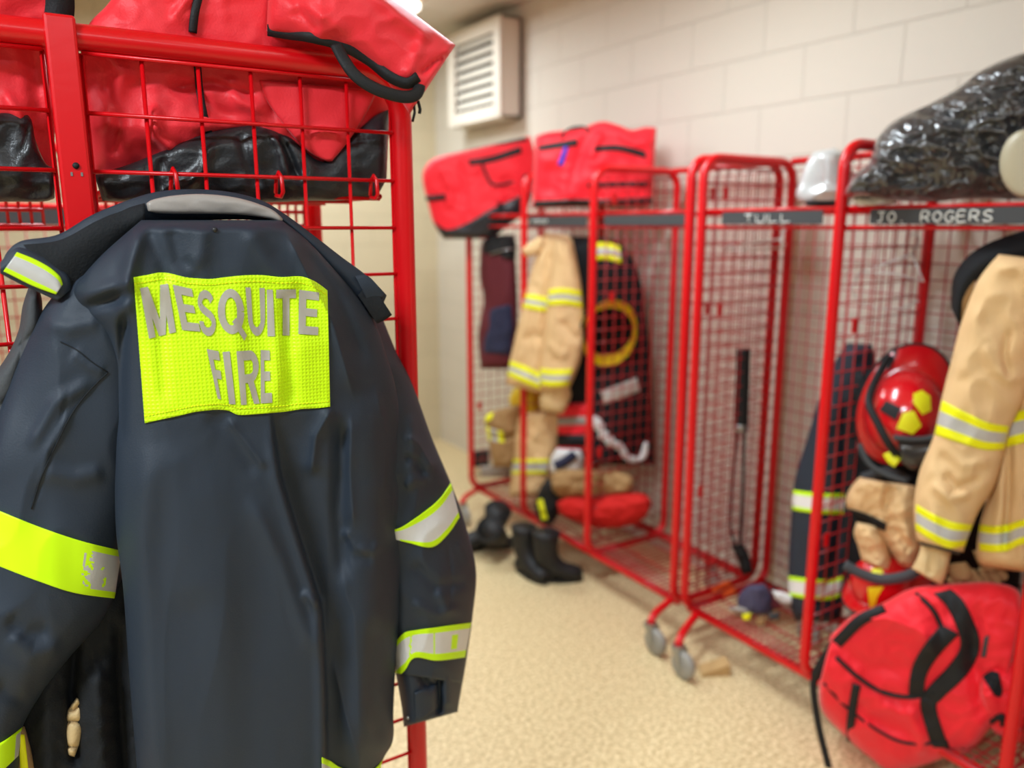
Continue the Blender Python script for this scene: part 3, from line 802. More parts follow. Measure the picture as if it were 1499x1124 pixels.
cuff = Loft(PJ, [(574, 962), (582, 1000), (588, 1035), (591, 1064)], [(684, 960), (677, 1000), (673, 1022), (670, 1042)], front=0.060, back=0.012, nt=40, ns=50, prof=2.4, ends=(0.0, 0.03), base=-0.074, seed=3, hfun=lambda X, Y, T, S: -0.05 * np.clip(S - .2, 0, 1),
            folds=[([(608, 965), (622, 1000), (640, 1006)], 7, -0.014), ([(642, 985), (643, 1020), (642, 1050)], 5, -0.02), ([(655, 970), (658, 1040)], 9, 0.01)],
            noise_=[(40, 40, .004, 2)])
cf = cuff.build('jacket_cuff', M_NAVY, jk)
cuff.patch([(607, 1014), (625, 1006), (641, 1000)], [(608, 1058), (622, 1050), (641, 1034)], 0.004, 14, 10).build('cuff_tab', M_NAVY, cf)
mb = MB(); p = cuff.at(597, 1050, .002); mb.tube([p, np.array(p) + np.array((0, -.003, 0))], 0.0028, 10); mb.build('snap_button', M_STEEL, cf)

# collar, opened out behind the neck
PC = PJ
outer = [(4, 396), (7, 374), (30, 353), (85, 343), (140, 312), (215, 284), (270, 277), (330, 280), (380, 292), (418, 314), (460, 345), (500, 376), (535, 402), (566, 433)]
inner = [(88, 440), (104, 425), (128, 402), (150, 380), (175, 356), (215, 330), (260, 324), (310, 322), (370, 322), (412, 330), (450, 360), (490, 405), (522, 440), (550, 470)]
co = sheet(PC, outer, inner, lambda u: -0.018, lambda u: -0.022, 0.012, 0.005, 110, 14, wav=0.004).build('collar', M_NAVY, jk)
sheet(PC, [(34, 358), (88, 351), (140, 324), (185, 305), (212, 297)], [(92, 434), (112, 422), (142, 392), (172, 362), (212, 330)], -0.011, -0.014, 0.010, 0.003, 40, 10, wav=.004).build('collar_lining', M_NAVY2, co)
sheet(PC, [(0, 384), (26, 362), (62, 376), (98, 402), (104, 424)], [(0, 400), (22, 412), (48, 424), (74, 436), (84, 440)], -0.004, 0.0, 0.006, 0.004, 30, 8).build('collar_flap', M_NAVY, co)
sheet(PC, [(25, 369), (50, 379), (72, 391), (87, 404), (92, 416)], [(5, 397), (25, 407), (45, 417), (65, 425), (82, 431)], 0.0035, 0.0065, 0.006, 0.002, 40, 20,
      m=lambda u, v: 0 if (v < .2 or v > .78) else 1).build('collar_tab', [M_LIME, M_SILV], co)
sheet(PC, [(524, 432), (536, 420), (550, 424)], [(552, 474), (564, 468), (574, 461)], -0.006, -0.004, 0.004, 0.006, 16, 8, wav=.004).build('collar_point', M_NAVY2, co)
sheet(PC, [(520, 404), (534, 402), (544, 408)], [(538, 440), (558, 437), (566, 432)], -0.004, -0.004, 0.004, 0.003, 16, 8, wav=.004).build('collar_point', M_NAVY, co)
mb = MB(); p = torso.at(314, 336, .001); mb.tube([p, np.array(p) + np.array((0, -.003, 0))], 0.0032, 12); mb.build('snap_button', M_VINYL, jk)
# hem tape, just entering the frame
torso.patch([(471, 1108), (484, 1114), (500, 1124), (530, 1132), (552, 1122), (576, 1086)], [(471, 1150), (484, 1156), (500, 1166), (530, 1174), (548, 1172), (572, 1150)], 0.004, 40, 14,
            lambda u, v: 0 if (v < .22 or v > .78) else 1).build('reflective_band', [M_LIME, M_SILV], jk)
torso.patch([(215, 1150), (300, 1160), (400, 1158), (468, 1146)], [(216, 1190), (300, 1200), (400, 1198), (469, 1186)], 0.004, 40, 10, lambda u, v: 0 if (v < .22 or v > .78) else 1).build('reflective_band', [M_LIME, M_SILV], jk)

# lime back panel with its lettering
kx = 340 / 1470.0
C8 = lambda pts: [(180 + x * kx, 380 + y * kx) for x, y in pts]
pt = C8([(68, 112), (150, 98), (230, 82), (300, 88), (400, 112), (480, 119), (560, 122), (640, 112), (760, 100), (880, 98), (1000, 110), (1120, 105), (1200, 130), (1250, 160), (1295, 195)])
pb = C8([(138, 1035), (230, 1014), (300, 1000), (380, 982), (450, 965), (530, 955), (600, 950), (670, 957), (730, 982), (850, 978), (940, 970), (1030, 962), (1130, 946), (1230, 940), (1312, 930)])
pan = torso.patch(pt, pb, 0.0032, 90, 60).build('back_panel', M_PANEL, jk)
mb = MB()
def stitch(a, b):
    for k in range(22):
        u0, u1 = (k + .15) / 22, (k + .8) / 22
        q = [curve_at([a, b], u) for u in (u0, u1)]
        mb.tube([torso.at(*q[0], .0048), torso.at(*q[1], .0048)], 0.0005, 5)
edge = 0.035
top_in = [curve_at([p, q], .045) for p, q in zip(pt, pb)]; bot_in = [curve_at([p, q], .955) for p, q in zip(pt, pb)]
for row in (top_in, bot_in):
    mb = MB()
    for a, b in zip(row[:-1], row[1:]):
        for k in range(4):
            q0 = curve_at([a, b], k / 4 + .03); q1 = curve_at([a, b], k / 4 + .18)
            mb.tube([torso.at(*q0, .0042), torso.at(*q1, .0042)], 0.0006, 5)
    mb.build('stitching', M_YEL, pan)

def stroke(pts, w0, closed=False):
    """polyline in the unit box -> quads, w0 = stroke width (x, y)"""
    n = len(pts); out = []
    P_ = [np.array(p, float) for p in pts]
    nr = []
    for i in range(n):
        a = P_[max(i - 1, 0)] if not closed else P_[i - 1]; b = P_[min(i + 1, n - 1)] if not closed else P_[(i + 1) % n]
        d = b - a; d = np.array((d[0] / w0[1], d[1] / w0[0])); d = d / (np.linalg.norm(d) + 1e-9)
        nr.append(np.array((-d[1] * w0[0] / 2, d[0] * w0[1] / 2)))
    for i in range(n if closed else n - 1):
        j = (i + 1) % n
        out.append((P_[i] + nr[i], P_[j] + nr[j], P_[j] - nr[j], P_[i] - nr[i]))
    return out
def arc(cx, cy, rx, ry, a0, a1, n=14):
    return [(cx + rx * math.cos(math.radians(a0 + (a1 - a0) * k / n)), cy - ry * math.sin(math.radians(a0 + (a1 - a0) * k / n))) for k in range(n + 1)]
def rq(x0, y0, x1, y1): return (np.array((x0, y0)), np.array((x1, y0)), np.array((x1, y1)), np.array((x0, y1)))
def qd(*p): return tuple(np.array(q, float) for q in p)
LET = {  # unit box, y downwards
 'M': [rq(0, 0, .24, 1), rq(.76, 0, 1, 1), qd((.02, 0), (.28, 0), (.6, 1), (.38, 1)), qd((.72, 0), (.98, 0), (.62, 1), (.40, 1))],
 'E': [rq(0, 0, .36, 1), rq(.3, 0, 1, .19), rq(.3, .40, .92, .58), rq(.3, .81, 1, 1)],
 'F': [rq(0, 0, .40, 1), rq(.35, 0, 1, .19), rq(.35, .40, .9, .58)],
 'I': [rq(0, 0, 1, 1)],
 'T': [rq(0, 0, 1, .19), rq(.33, .15, .67, 1)],
 'U': [rq(0, 0, .27, .66), rq(.73, 0, 1, .66)] + stroke(arc(.5, .64, .365, .27, 180, 360), (.27, .18)),
 'Q': stroke(arc(.47, .47, .35, .38, 0, 360, 28), (.26, .18)) + [qd((.50, .68), (.64, .60), (1.0, .95), (.90, 1.06))],
 'S': stroke(arc(.5, .28, .34, .19, 10, 200, 14) + [(.30, .42), (.5, .485), (.70, .55)] + arc(.5, .71, .35, .20, 25, -190, 14), (.26, .18)),
 'R': [rq(0, 0, .30, 1), rq(.25, 0, .6, .18), rq(.25, .44, .6, .60), qd((.42, .58), (.70, .54), (1.0, 1), (.70, 1))] + stroke(arc(.58, .30, .27, .215, 90, -90), (.28, .17)),
}
def letters(name, items):
    mb = MB()
    for ch, quad in items:
        q = [np.array(p, float) for p in C8(quad)]
        for k, pol in enumerate(LET[ch]):
            small = ch in 'QSU' and k >= (2 if ch == 'U' else 0) or (ch == 'R' and k > 3)
            nu, nv = (3, 3) if small else (8, 12)
            off = 0.0045 + 0.00006 * (k % 5)
            def fn(u, v):
                e = pol[0] * (1 - u) * (1 - v) + pol[1] * u * (1 - v) + pol[2] * u * v + pol[3] * (1 - u) * v
                x, y = e
                z = q[0] * (1 - x) * (1 - y) + q[1] * x * (1 - y) + q[2] * x * y + q[3] * (1 - x) * y
                return torso.at(z[0], z[1], off)
            mb.grid(fn, nu, nv)
    return mb.build(name, M_LETT, pan, recalc=False)
letters('word_mesquite', [('M', [(108, 180), (285, 152), (335, 458), (165, 500)]), ('E', [(315, 158), (435, 185), (490, 455), (375, 445)]), ('S', [(462, 192), (572, 192), (597, 482), (490, 485)]),
    ('Q', [(600, 185), (768, 183), (785, 495), (605, 485)]), ('U', [(775, 175), (897, 180), (900, 480), (800, 485)]), ('I', [(910, 190), (948, 190), (962, 485), (915, 485)]),
    ('T', [(970, 190), (1095, 188), (1095, 480), (970, 480)]), ('E', [(1115, 190), (1242, 208), (1235, 478), (1110, 470)])])
letters('word_fire', [('F', [(530, 565), (605, 580), (650, 890), (600, 880)]), ('I', [(630, 585), (675, 580), (712, 915), (673, 915)]), ('R', [(718, 580), (858, 570), (865, 910), (748, 920)]), ('E', [(872, 572), (928, 575), (945, 905), (872, 910)])])

# hanger carrying the jacket
hg = thing('coat_hanger', 'pale grey plastic hanger inside the neck of the navy jacket', 'hanger', PJ(305, 300))
Loft(PJ, [(214, 298), (224, 292), (255, 286), (300, 284), (350, 290), (395, 305), (414, 320)], [(217, 309), (232, 312), (260, 313), (300, 313), (350, 314), (395, 320), (413, 327)],
     front=0.007, back=0.007, nt=60, ns=14, prof=2.5, ends=(.03, .03), base=-0.002, noise_=[(30, 12, .0015, 3)]).build('hanger_bar', M_HANG, hg)
p0 = np.array(PJ(305, 300, -.005)); zc = zs[3]
MB().tube([p0, p0 + (0, .05, -.01), (p0[0], NY - .02, zc - .012), (p0[0], NY - .004, zc - .018), (p0[0], NY + .010, zc - .004), (p0[0], NY + .006, zc + .008), (p0[0], NY - .008, zc + .0075), (p0[0], NY - .02, zc + .02)], 0.002, 8).build('hanger_hook', M_STEEL, hg)

# ------------------------------------------------------------------ other clothes on the near rack, behind the jacket
PQ = plane((0, 1.195, 0), (0, -1, 0))
qj = thing('quilted_jacket', 'charcoal quilted jacket behind the left shoulder of the navy jacket', 'jacket', PQ(-30, 760))
fl = [([(-60 + 5 * k, 420 + 62 * k), (0, 432 + 62 * k - 24), (60, 418 + 62 * k - 64)], 5, -0.006, 'sharp') for k in range(6)] + [([(34, 425), (30, 520), (10, 640)], 6, -.006, 'sharp')]
Loft(PQ, [(42, 420), (33, 448), (26, 487), (3, 532), (-50, 600), (-100, 760)], [(56, 420), (62, 445), (60, 500), (46, 560), (30, 640), (18, 760)], front=0.035, back=0.022, nt=80, ns=40, prof=2.6, ends=(.06, 0), folds=fl, noise_=[(40, 40, .004, 2)]).build('jacket_body', M_CHAR, qj)
PB = plane((0, 1.205, 0), (0, -1, 0))
bj = thing('dark_coat', 'near-black coat low on the nearest rack, left of the navy jacket body', 'coat', PB(120, 1260))
Loft(PB, [(30, 840), (24, 960), (22, 1100), (30, 1260)], [(250, 840), (252, 960), (256, 1100), (262, 1260)], front=0.035, back=0.02, nt=90, ns=70, prof=3, ends=(.05, 0),
     folds=[([(112, 920), (104, 1010), (108, 1080), (112, 1130)], 8, -0.034), ([(140, 960), (146, 1040), (150, 1180)], 16, 0.016), ([(172, 900), (178, 1060), (190, 1180)], 9, -.02), ([(70, 960), (66, 1060), (72, 1180)], 18, .014)],
     noise_=[(40, 90, .008, 2), (20, 30, -.004, 3)]).build('coat_body', M_NAVY2, bj)
g = Loft(PB, [(112, 1021), (99, 1040), (96, 1058), (95, 1075), (97, 1092), (100, 1106)], [(116, 1021), (120, 1036), (123, 1052), (121, 1072), (115, 1092), (109, 1108)], front=0.016, back=.012, nt=50, ns=20, prof=2.2, ends=(.1, .1), base=.022,
         folds=[([(90, 1038), (108, 1040), (118, 1030)], 2.2, -.012, 'sharp'), ([(90, 1058), (106, 1056), (126, 1058)], 2.2, -.014, 'sharp'), ([(92, 1091), (106, 1094), (118, 1092)], 2.2, -.012, 'sharp')])
base_tag(g.build('work_glove', M_TAN2), 'tan work glove poking out between the dark coats at lower left', 'glove')
tc_ = thing('turnout_trousers', 'strip of tan turnout cloth with yellow trim in the bottom left corner', 'trousers', PB(45, 1200))
tl = Loft(PB, [(14, 1066), (8, 1120), (0, 1200)], [(36, 1062), (50, 1110), (66, 1200)], front=.02, back=.015, nt=30, ns=16, base=.022, ends=(.1, 0), noise_=[(14, 30, .004, 1)])
tl.build('trouser_leg', M_BROWN, tc_)
tl.patch([(27, 1075), (30, 1130), (34, 1190)], [(36, 1075), (42, 1130), (48, 1190)], .003, 14, 4).build('reflective_band', M_YEL, tc_)

# ------------------------------------------------------------------ the bags on top of the near rack
PG = plane((0, 1.296, 0), (0, -1, 0))
bg = thing('gear_bag', 'large red gear bag with black base slumped on top of the nearest rack', 'bag', PG(350, 292))
main = Loft(PG, [(230, -150), (190, -60), (162, 0), (128, 40), (121, 100), (128, 180), (138, 250), (150, 291)], [(500, -150), (540, -70), (562, 0), (572, 90), (574, 165), (566, 220), (562, 262), (552, 291)],
     front=0.030, back=0.30, nt=110, ns=90, prof=4, ends=(.1, 0.03), seed=4,
     folds=[([(225, 150), (228, 200), (260, 225)], 9, 0.02), ([(250, 120), (300, 150), (345, 180)], 12, -.012), ([(140, 60), (180, 110), (150, 200)], 14, .014), ([(330, 110), (350, 150), (390, 165)], 9, .012),
            ([(235, 130), (310, 122), (380, 140)], 6, -.010), ([(250, 30), (270, 5), (300, -40)], 6, .008), ([(410, -60), (402, 0), (396, 60)], 3, -.006, 'sharp'), ([(395, 110), (398, 190)], 3, -.006, 'sharp'),
            ([(150, 110), (175, 180), (165, 240)], 10, -.012), ([(280, 200), (350, 190), (395, 182)], 7, -.012)],
     noise_=[(90, 80, .010, 1), (40, 40, -.005, 2), (18, 18, .0015, 3)],
     hfun=lambda X, Y, T, S: -0.012 * np.clip((Y - 60) / 60, 0, 1) - 0.04 * np.clip((Y - 185) / 70, 0, 1))
main.build('bag_body', M_NYLON, bg)
PG2 = plane((0, 1.284, 0), (0, -1, 0))
bp_ = Loft(PG2, [(138, 256), (190, 240), (235, 222), (300, 196), (370, 184), (420, 198), (470, 236), (505, 208), (545, 172), (570, 160)], [(150, 294), (200, 296), (260, 296), (330, 296), (400, 296), (450, 294), (490, 294), (520, 292), (548, 290), (566, 262)],
      front=0.018, back=0.30, nt=90, ns=30, prof=2.4, ends=(.03, .05), seed=6,
      folds=[([(396, 192), (410, 215), (420, 262)], 5, .012), ([(408, 196), (425, 230), (440, 270)], 5, -.014), ([(310, 205), (300, 240), (270, 280)], 8, .008), ([(240, 225), (232, 260), (240, 290)], 6, -.008), ([(350, 190), (360, 230), (380, 280)], 7, -.008)],
      noise_=[(50, 36, .009, 4), (30, 24, -.003, 2)])
bp_.build('bag_base', M_VINYL, bg)
PG3 = plane((0, 1.272, 0), (0, -1, 0))
Loft(PG3, [(378, 116), (392, 150), (425, 195), (455, 224), (478, 236)], [(552, 132), (545, 150), (528, 180), (506, 212), (486, 236)], front=.010, back=.008, nt=40, ns=30, prof=3, ends=(.03, .05),
     noise_=[(40, 40, .004, 4)], folds=[([(455, 205), (470, 190), (500, 200)], 5, .006)]).build('bag_pocket', M_NYLON, bg)
PF = plane((0, 1.196, 0), (0, -1, 0))
flap = Loft(PF, [(398, -120), (470, -72), (530, -36), (562, -13), (592, 9), (630, 38), (667, 66)], [(390, 46), (440, 53), (500, 68), (545, 94), (580, 138), (600, 167)],
     front=0.034, back=0.012, nt=90, ns=50, prof=2.6, ends=(.04, .02), seed=8,
     folds=[([(520, -40), (580, 20), (640, 62)], 12, .01), ([(612, 112), (635, 92), (660, 78)], 4, -.016, 'sharp'), ([(430, -20), (440, 20), (470, 50)], 10, -.008), ([(592, 118), (610, 80), (625, 40)], 9, .008), ([(400, 0), (450, 10), (520, 55)], 12, .006)],
     noise_=[(80, 60, .008, 1), (34, 30, -.004, 2)],
     hfun=lambda X, Y, T, S: -0.075 * np.clip((470 - X) / 100, 0, 1) ** 1.0)
flap.build('bag_end', M_NYLON, bg)
pp = [flap.at(x, y, .004) for x, y in [(392, 44), (420, 49), (455, 54), (500, 66), (540, 88), (570, 112), (596, 122), (612, 112)]]
ribbon(pp, 0.016, .004, 50, side=(0.1, -.5, 1)).build('bag_trim', M_BLACK, bg)
hp = [PF(x, y, h) for x, y, h in [(492, 66, .028), (505, 90, .042), (522, 112, .05), (550, 130, .054), (585, 141, .05), (606, 140, .044), (614, 128, .036), (612, 112, .024)]]
hpt = MB().tube(arc_resample(hp, 60), .0042, 10, rb=.0095, upv=(0, -1, 0.1)); hpt.build('bag_handle', M_BLACK, bg)
ribbon([main.at(x, y, .003) for x, y in [(304, -60), (292, -10), (285, 20), (282, 48)]], .011, .004, 30, side=(1, 0, 0)).build('bag_strap', M_BLACK, bg)
ribbon([main.at(x, y, .003) for x, y in [(289, 96), (292, 130), (298, 165), (306, 196)]], .010, .003, 30, side=(1, 0, 0)).build('bag_strap', M_BLACK, bg)
MB().tube([PF(606, 150, .01), PF(607, 165, .012), PF(604, 178, .012)], .0022, 6).build('zip_cord', M_BLACK, bg)
MB().tube([PF(612, 148, .01), PF(615, 160, .012), PF(614, 166, .012)], .0028, 6).build('zip_cord', M_BLACK, bg)

b2 = thing('gear_bag', 'red gear bag on the nearest rack at the left edge, left of the flat post', 'bag', PG(0, 292))
m2 = Loft(PG, [(-200, -120), (-230, 0), (-240, 150), (-220, 292)], [(112, -120), (108, -30), (104, 22), (94, 70), (88, 140), (80, 200), (78, 292)], front=.03, back=.30, nt=70, ns=60, prof=3.5, ends=(.1, .03), seed=12,
     noise_=[(70, 70, .012, 1), (36, 36, -.005, 2)], folds=[([(0, 130), (30, 170), (60, 240)], 8, .012), ([(40, 30), (50, 110), (60, 180)], 12, -.01)],
     hfun=lambda X, Y, T, S: -0.010 * np.clip((Y - 40) / 60, 0, 1) - 0.035 * np.clip((Y - 160) / 60, 0, 1))
m2.build('bag_body', M_NYLON, b2)
Loft(PG2, [(-160, 170), (-60, 165), (20, 163), (44, 172), (52, 205), (66, 238), (80, 246)], [(-160, 294), (-60, 295), (20, 295), (40, 295), (56, 295), (70, 294), (80, 290)], front=.018, back=.29, nt=60, ns=24, prof=2.4, ends=(.03, .03),
     folds=[([(44, 176), (36, 215), (20, 230)], 3, -.008, 'sharp')], noise_=[(40, 36, .008, 4), (30, 24, -.003, 2)]).build('bag_base', M_VINYL, b2)
ribbon([m2.at(x, y, .004) for x, y in [(86, -60), (87, -20), (88, 8), (86, 27)]], .034, .004, 20, side=(1, 0, 0)).build('bag_strap', M_BLACK, b2)
# ------------------------------------------------------------------ helpers for the gear in the right row
def cpl(x, y, X, n=None):
    """upright plane through the pixel at depth X, facing the aisle"""
    Q = at_x(x, y, X)
    if n is None:
        d = EYE - Q; d[2] = 0; n = d
    else: n = (n[0], n[1], 0)
    return plane(Q, n)
YSY = lambda u, v: 0 if (v < .30 or v > .70) else 1
def strap(parent, P, pts, w, name='strap', m=None, h=0.0, th=0.004, n=40, side=None):
    return ribbon([P(p[0], p[1], (p[2] if len(p) > 2 else h)) for p in pts], w, th, n, side).build(name, m or M_BLACK, parent)

# ------------------------------------------------------------------ bags on the right row
P = cpl(690, 290, 2.0)
b = thing('gear_bag', 'red duffel bag overhanging the far end of the far rack', 'bag', P(700, 350), 'red gear bags')
d1 = Loft(P, [(655, 226), (632, 234), (620, 250), (619, 268), (627, 300), (635, 328), (650, 350)], [(776, 199), (783, 225), (783, 260), (776, 295), (760, 318), (742, 332), (722, 350)], front=.06, back=.20, nt=60, ns=60, prof=3.5, ends=(.10, .08),
     folds=[([(672, 232), (680, 280), (690, 328)], 3, -.012, 'sharp'), ([(645, 240), (660, 275), (655, 310)], 6, .012), ([(735, 255), (745, 290), (730, 320)], 8, -.01)], noise_=[(40, 40, .010, 1), (18, 18, -.004, 2)])
d1.build('bag_body', M_NYLON2, b)
d1.patch([(634, 324), (655, 336), (685, 326), (715, 308), (745, 294), (776, 280)], [(648, 350), (672, 351), (700, 350), (726, 347), (752, 325), (774, 300)], .004, 40, 10).build('bag_base', M_VINYL, b)
d1.patch([(686, 234), (720, 228), (762, 214)], [(688, 242), (722, 237), (764, 224)], .004, 20, 4).build('bag_flap', M_BLACK, b)
d1.patch([(650, 222), (700, 212), (770, 201)], [(652, 227), (702, 217), (772, 206)], .004, 20, 3).build('zip', M_BLACK, b)
ribbon([d1.at(x, y, .004) for x, y in [(706, 240), (712, 256), (722, 270), (745, 268), (772, 256)]], .012, .004).build('piping', M_BLACK, b)
ribbon([d1.at(x, y, .006) for x, y in [(619, 289), (632, 290), (652, 288)]], .026, .006).build('bag_handle', M_BLACK, b)
ribbon([d1.at(x, y, .006) for x, y in [(731, 296), (732, 310), (730, 322)]], .02, .006).build('strap', M_BLACK, b)

P = cpl(860, 250, 2.21)
b = thing('gear_bag', 'red duffel bag with a blue tag on top of the far rack', 'bag', P(860, 308), 'red gear bags')
d2 = Loft(P, [(783, 200), (800, 194), (825, 191), (850, 188), (880, 178), (905, 183), (925, 190), (945, 186), (961, 187)], [(779, 305), (800, 305), (825, 304), (850, 303), (880, 303), (905, 303), (925, 303), (945, 303), (955, 300)], front=.05, back=.16, nt=70, ns=50, prof=4, ends=(.06, .06),
     folds=[([(860, 190), (848, 230), (830, 290)], 8, -.014), ([(880, 190), (870, 215), (866, 235)], 6, .014), ([(905, 190), (930, 210), (952, 205)], 8, .012), ([(800, 240), (815, 270), (805, 300)], 9, -.008)], noise_=[(36, 36, .018, 1), (22, 22, -.008, 2)])
d2.build('bag_body', M_NYLON2, b)
d2.patch([(788, 213), (815, 208), (845, 203)], [(788, 221), (816, 217), (846, 213)], .004, 20, 4).build('bag_flap', M_BLACK, b)
d2.patch([(870, 214), (905, 212), (945, 222)], [(870, 222), (906, 221), (946, 232)], .004, 20, 4).build('bag_flap', M_BLACK, b)
d2.patch([(781, 294), (830, 292), (858, 292), (905, 291), (956, 288)], [(780, 304), (830, 303), (858, 302), (905, 302), (955, 300)], .004, 30, 4).build('bag_base', M_VINYL, b)
d2.patch([(826, 214), (832, 216)], [(816, 241), (824, 243)], .005, 4, 6, smooth=False).build('luggage_tag', M_BLUE, b)
ribbon([d2.at(x, y, .008) for x, y in [(822, 200), (836, 185), (852, 182), (862, 192)]], .02, .006).build('bag_handle', M_BLACK, b)
d2.patch([(860, 268), (905, 266), (950, 266)], [(860, 274), (905, 273), (950, 273)], .004, 20, 3).build('piping', M_BLACK, b)

# ------------------------------------------------------------------ plastic sack and things on the near shelf
P = cpl(1380, 230, 2.13)
tr = Loft(P, [(1236, 286), (1247, 258), (1272, 238), (1283, 204), (1310, 176), (1360, 152), (1400, 130), (1440, 101), (1499, 77), (1560, 70), (1610, 110)], [(1240, 289), (1270, 289), (1300, 293), (1330, 295), (1370, 296), (1400, 292), (1440, 291), (1480, 292), (1520, 292), (1560, 290), (1600, 280)], front=.10, back=.20, nt=150, ns=90, prof=2.6, ends=(.07, .06), seed=3,
     noise_=[(80, 50, .030, 1), (46, 22, -.026, 2), (22, 12, -.015, 3), (11, 8, -.008, 6)])
base_tag(tr.build('plastic_sack', M_TRASH), 'crumpled glossy black plastic sack lying on the near rack shelf', 'sack')
P = cpl(1205, 262, 2.20)
sb = thing('silver_hood', 'silver rounded hood on the shelf above the TULL label', 'hood', P(1200, 298))
Loft(P, [(1192, 222), (1180, 240), (1170, 268), (1165, 285), (1172, 298)], [(1222, 216), (1240, 228), (1252, 258), (1254, 280), (1244, 298)], front=.07, back=.08, nt=40, ns=30, prof=2.2, ends=(.18, .08), noise_=[(40, 40, .012, 1)], folds=[([(1180, 290), (1210, 278), (1246, 282)], 6, .012)]).build('hood_shell', M_SILBAG, sb)
Loft(P, [(1176, 294), (1200, 290), (1240, 290)], [(1180, 301), (1205, 303), (1244, 303)], front=.075, back=.05, nt=20, ns=10, prof=2.2, ends=(.1, .1)).build('hood_rim', M_BLACK, sb)
P = cpl(1490, 240, 2.07)
Lb, Rb = [], []
for k in range(13):
    a = math.radians(90 - 180 * k / 12); Lb.append((1504 - 41 * math.cos(a), 240 - 51 * math.sin(a))); Rb.append((1504 + 41 * math.cos(a), 240 - 51 * math.sin(a)))
base_tag(Loft(P, Lb, Rb, front=.03, back=.03, nt=40, ns=30, prof=2.2, ends=(.2, .2)).build('beige_dome', M_BEIGE), 'round beige dome at the right edge in front of the black sack', 'dome')
P = cpl(1280, 296, 2.05)
base_tag(Loft(P, [(1248, 289), (1275, 288), (1312, 287)], [(1250, 299), (1278, 301), (1312, 298)], front=.02, back=.05, nt=24, ns=10, ends=(.1, .1), noise_=[(12, 6, .004, 1)]).build('folded_paper', M_WHITE), 'white folded paper under the left end of the black sack', 'paper')

# ------------------------------------------------------------------ helmets
class Helmet:
    def __init__(s, name, label, c, up, front, shell, size=1.0, group=None):
        s.c = np.array(c, float); u = np.array(up, float); u /= np.linalg.norm(u)
        f = np.array(front, float); f = f - u * (f @ u); f /= np.linalg.norm(f)
        r = np.cross(f, u); s.R = np.stack([r, f, u], 1); s.k = size
        s.t = thing(name, label, 'helmet', s.c, group)
        s.ax = np.array((.118, .142, .150)) * size
        mb = MB(); nu, nv = 48, 20
        W = lambda p: s.c + s.R @ np.array(p)
        def dome(u_, v):
            a = 2 * PI * u_; e = PI / 2 * (1 - v)
            k = 1 + 0.035 * math.exp(-(math.sin(a - PI / 2) / .18) ** 2 * 1.0) * math.sin(e) * 0.9
            return W((s.ax[0] * math.cos(a) * math.cos(e) * k, s.ax[1] * math.sin(a) * math.cos(e) * k, s.ax[2] * math.sin(e) * k))
        mb.grid(dome, nu, nv)
        def brimr(a):
            sn = math.sin(a)
            return (1 + .16 + (.20 if sn > 0 else .42) * abs(sn) ** 2.2)
        def brim(u_, v):
            a = 2 * PI * u_; k = 1 + (brimr(a) - 1) * v
            return W((s.ax[0] * math.cos(a) * k, s.ax[1] * math.sin(a) * k, -.006 * s.k - .030 * s.k * v ** 1.5 * (1 + .5 * max(0, -math.sin(a)))))
        def brim2(u_, v):
            return np.array(brim(u_, v)) - s.R[:, 2] * .005
        mb.grid(brim, nu, 8); mb.grid(brim2, nu, 8)
        mb.build('helmet_shell', shell, s.t, recalc=False)
        ed = [np.array(brim(i / nu, 1)) - s.R[:, 2] * .0025 for i in range(nu)]
        MB().tube(ed, .006 * size, 8, closed=True).build('edge_trim', M_BLACK, s.t)
        mb = MB()
        mb.grid(lambda u_, v: W((s.ax[0] * .95 * math.cos(2 * PI * u_) * math.sin(PI / 2 * v), s.ax[1] * .95 * math.sin(2 * PI * u_) * math.sin(PI / 2 * v), s.ax[2] * .93 * math.cos(PI / 2 * v) - .012)), 36, 12)
        mb.build('liner', M_NAVY2, s.t, recalc=False)
    def hit(s, x, y, off=.002):
        d = s.R.T @ ray(x, y); o = s.R.T @ (EYE - s.c)
        A = s.ax * 1.03 + off
        D, O_ = d / A, o / A
        b_, c_, a_ = D @ O_, O_ @ O_ - 1, D @ D
        q = b_ * b_ - a_ * c_
        tt = (-b_ - math.sqrt(max(q, 0))) / a_
        return EYE + ray(x, y) * tt
    def sticker(s, name, poly, m):
        cx = sum(p[0] for p in poly) / len(poly); cy = sum(p[1] for p in poly) / len(poly)
        mb = MB(); n = len(poly); K = 5
        for i in range(n):
            a, b2_ = poly[i], poly[(i + 1) % n]
            def fn(u, v):
                x = cx + ((a[0] * (1 - u) + b2_[0] * u) - cx) * v; y = cy + ((a[1] * (1 - u) + b2_[1] * u) - cy) * v
                return s.hit(x, y, .0035)
            mb.grid(fn, K, K)
        return mb.build(name, m, s.t, recalc=False)

ctr = at_x(1322, 604, 2.22)
tocam = (EYE - ctr) / np.linalg.norm(EYE - ctr)
H1 = Helmet('fire_helmet', 'glossy red fire helmet with yellow stickers hanging beside the tan coat sleeve', ctr, tocam + RT * .06 - UP * .18, -UP * 1.0 - RT * .32, M_HAT, 0.92)
H1.sticker('yellow_sticker', [(1322, 604), (1338, 601), (1349, 623), (1336, 636), (1312, 627)], M_STICK)
H1.sticker('yellow_sticker', [(1337, 576), (1350, 571), (1362, 580), (1363, 601), (1350, 607), (1337, 590)], M_STICK)
H1.sticker('black_plate', [(1297, 586), (1319, 597), (1311, 615), (1287, 600)], M_BLACK)
HP = plane(ctr + tocam * .13, tocam)
mb = ribbon([HP(x, y, h) for x, y, h in [(1302, 520, -.12), (1280, 560, -.06), (1272, 590, -.02), (1285, 620, .0), (1300, 648, .0), (1318, 672, -.03)]], .022, .004, 40)
mb.build('goggle_strap', M_BLACK, H1.t)
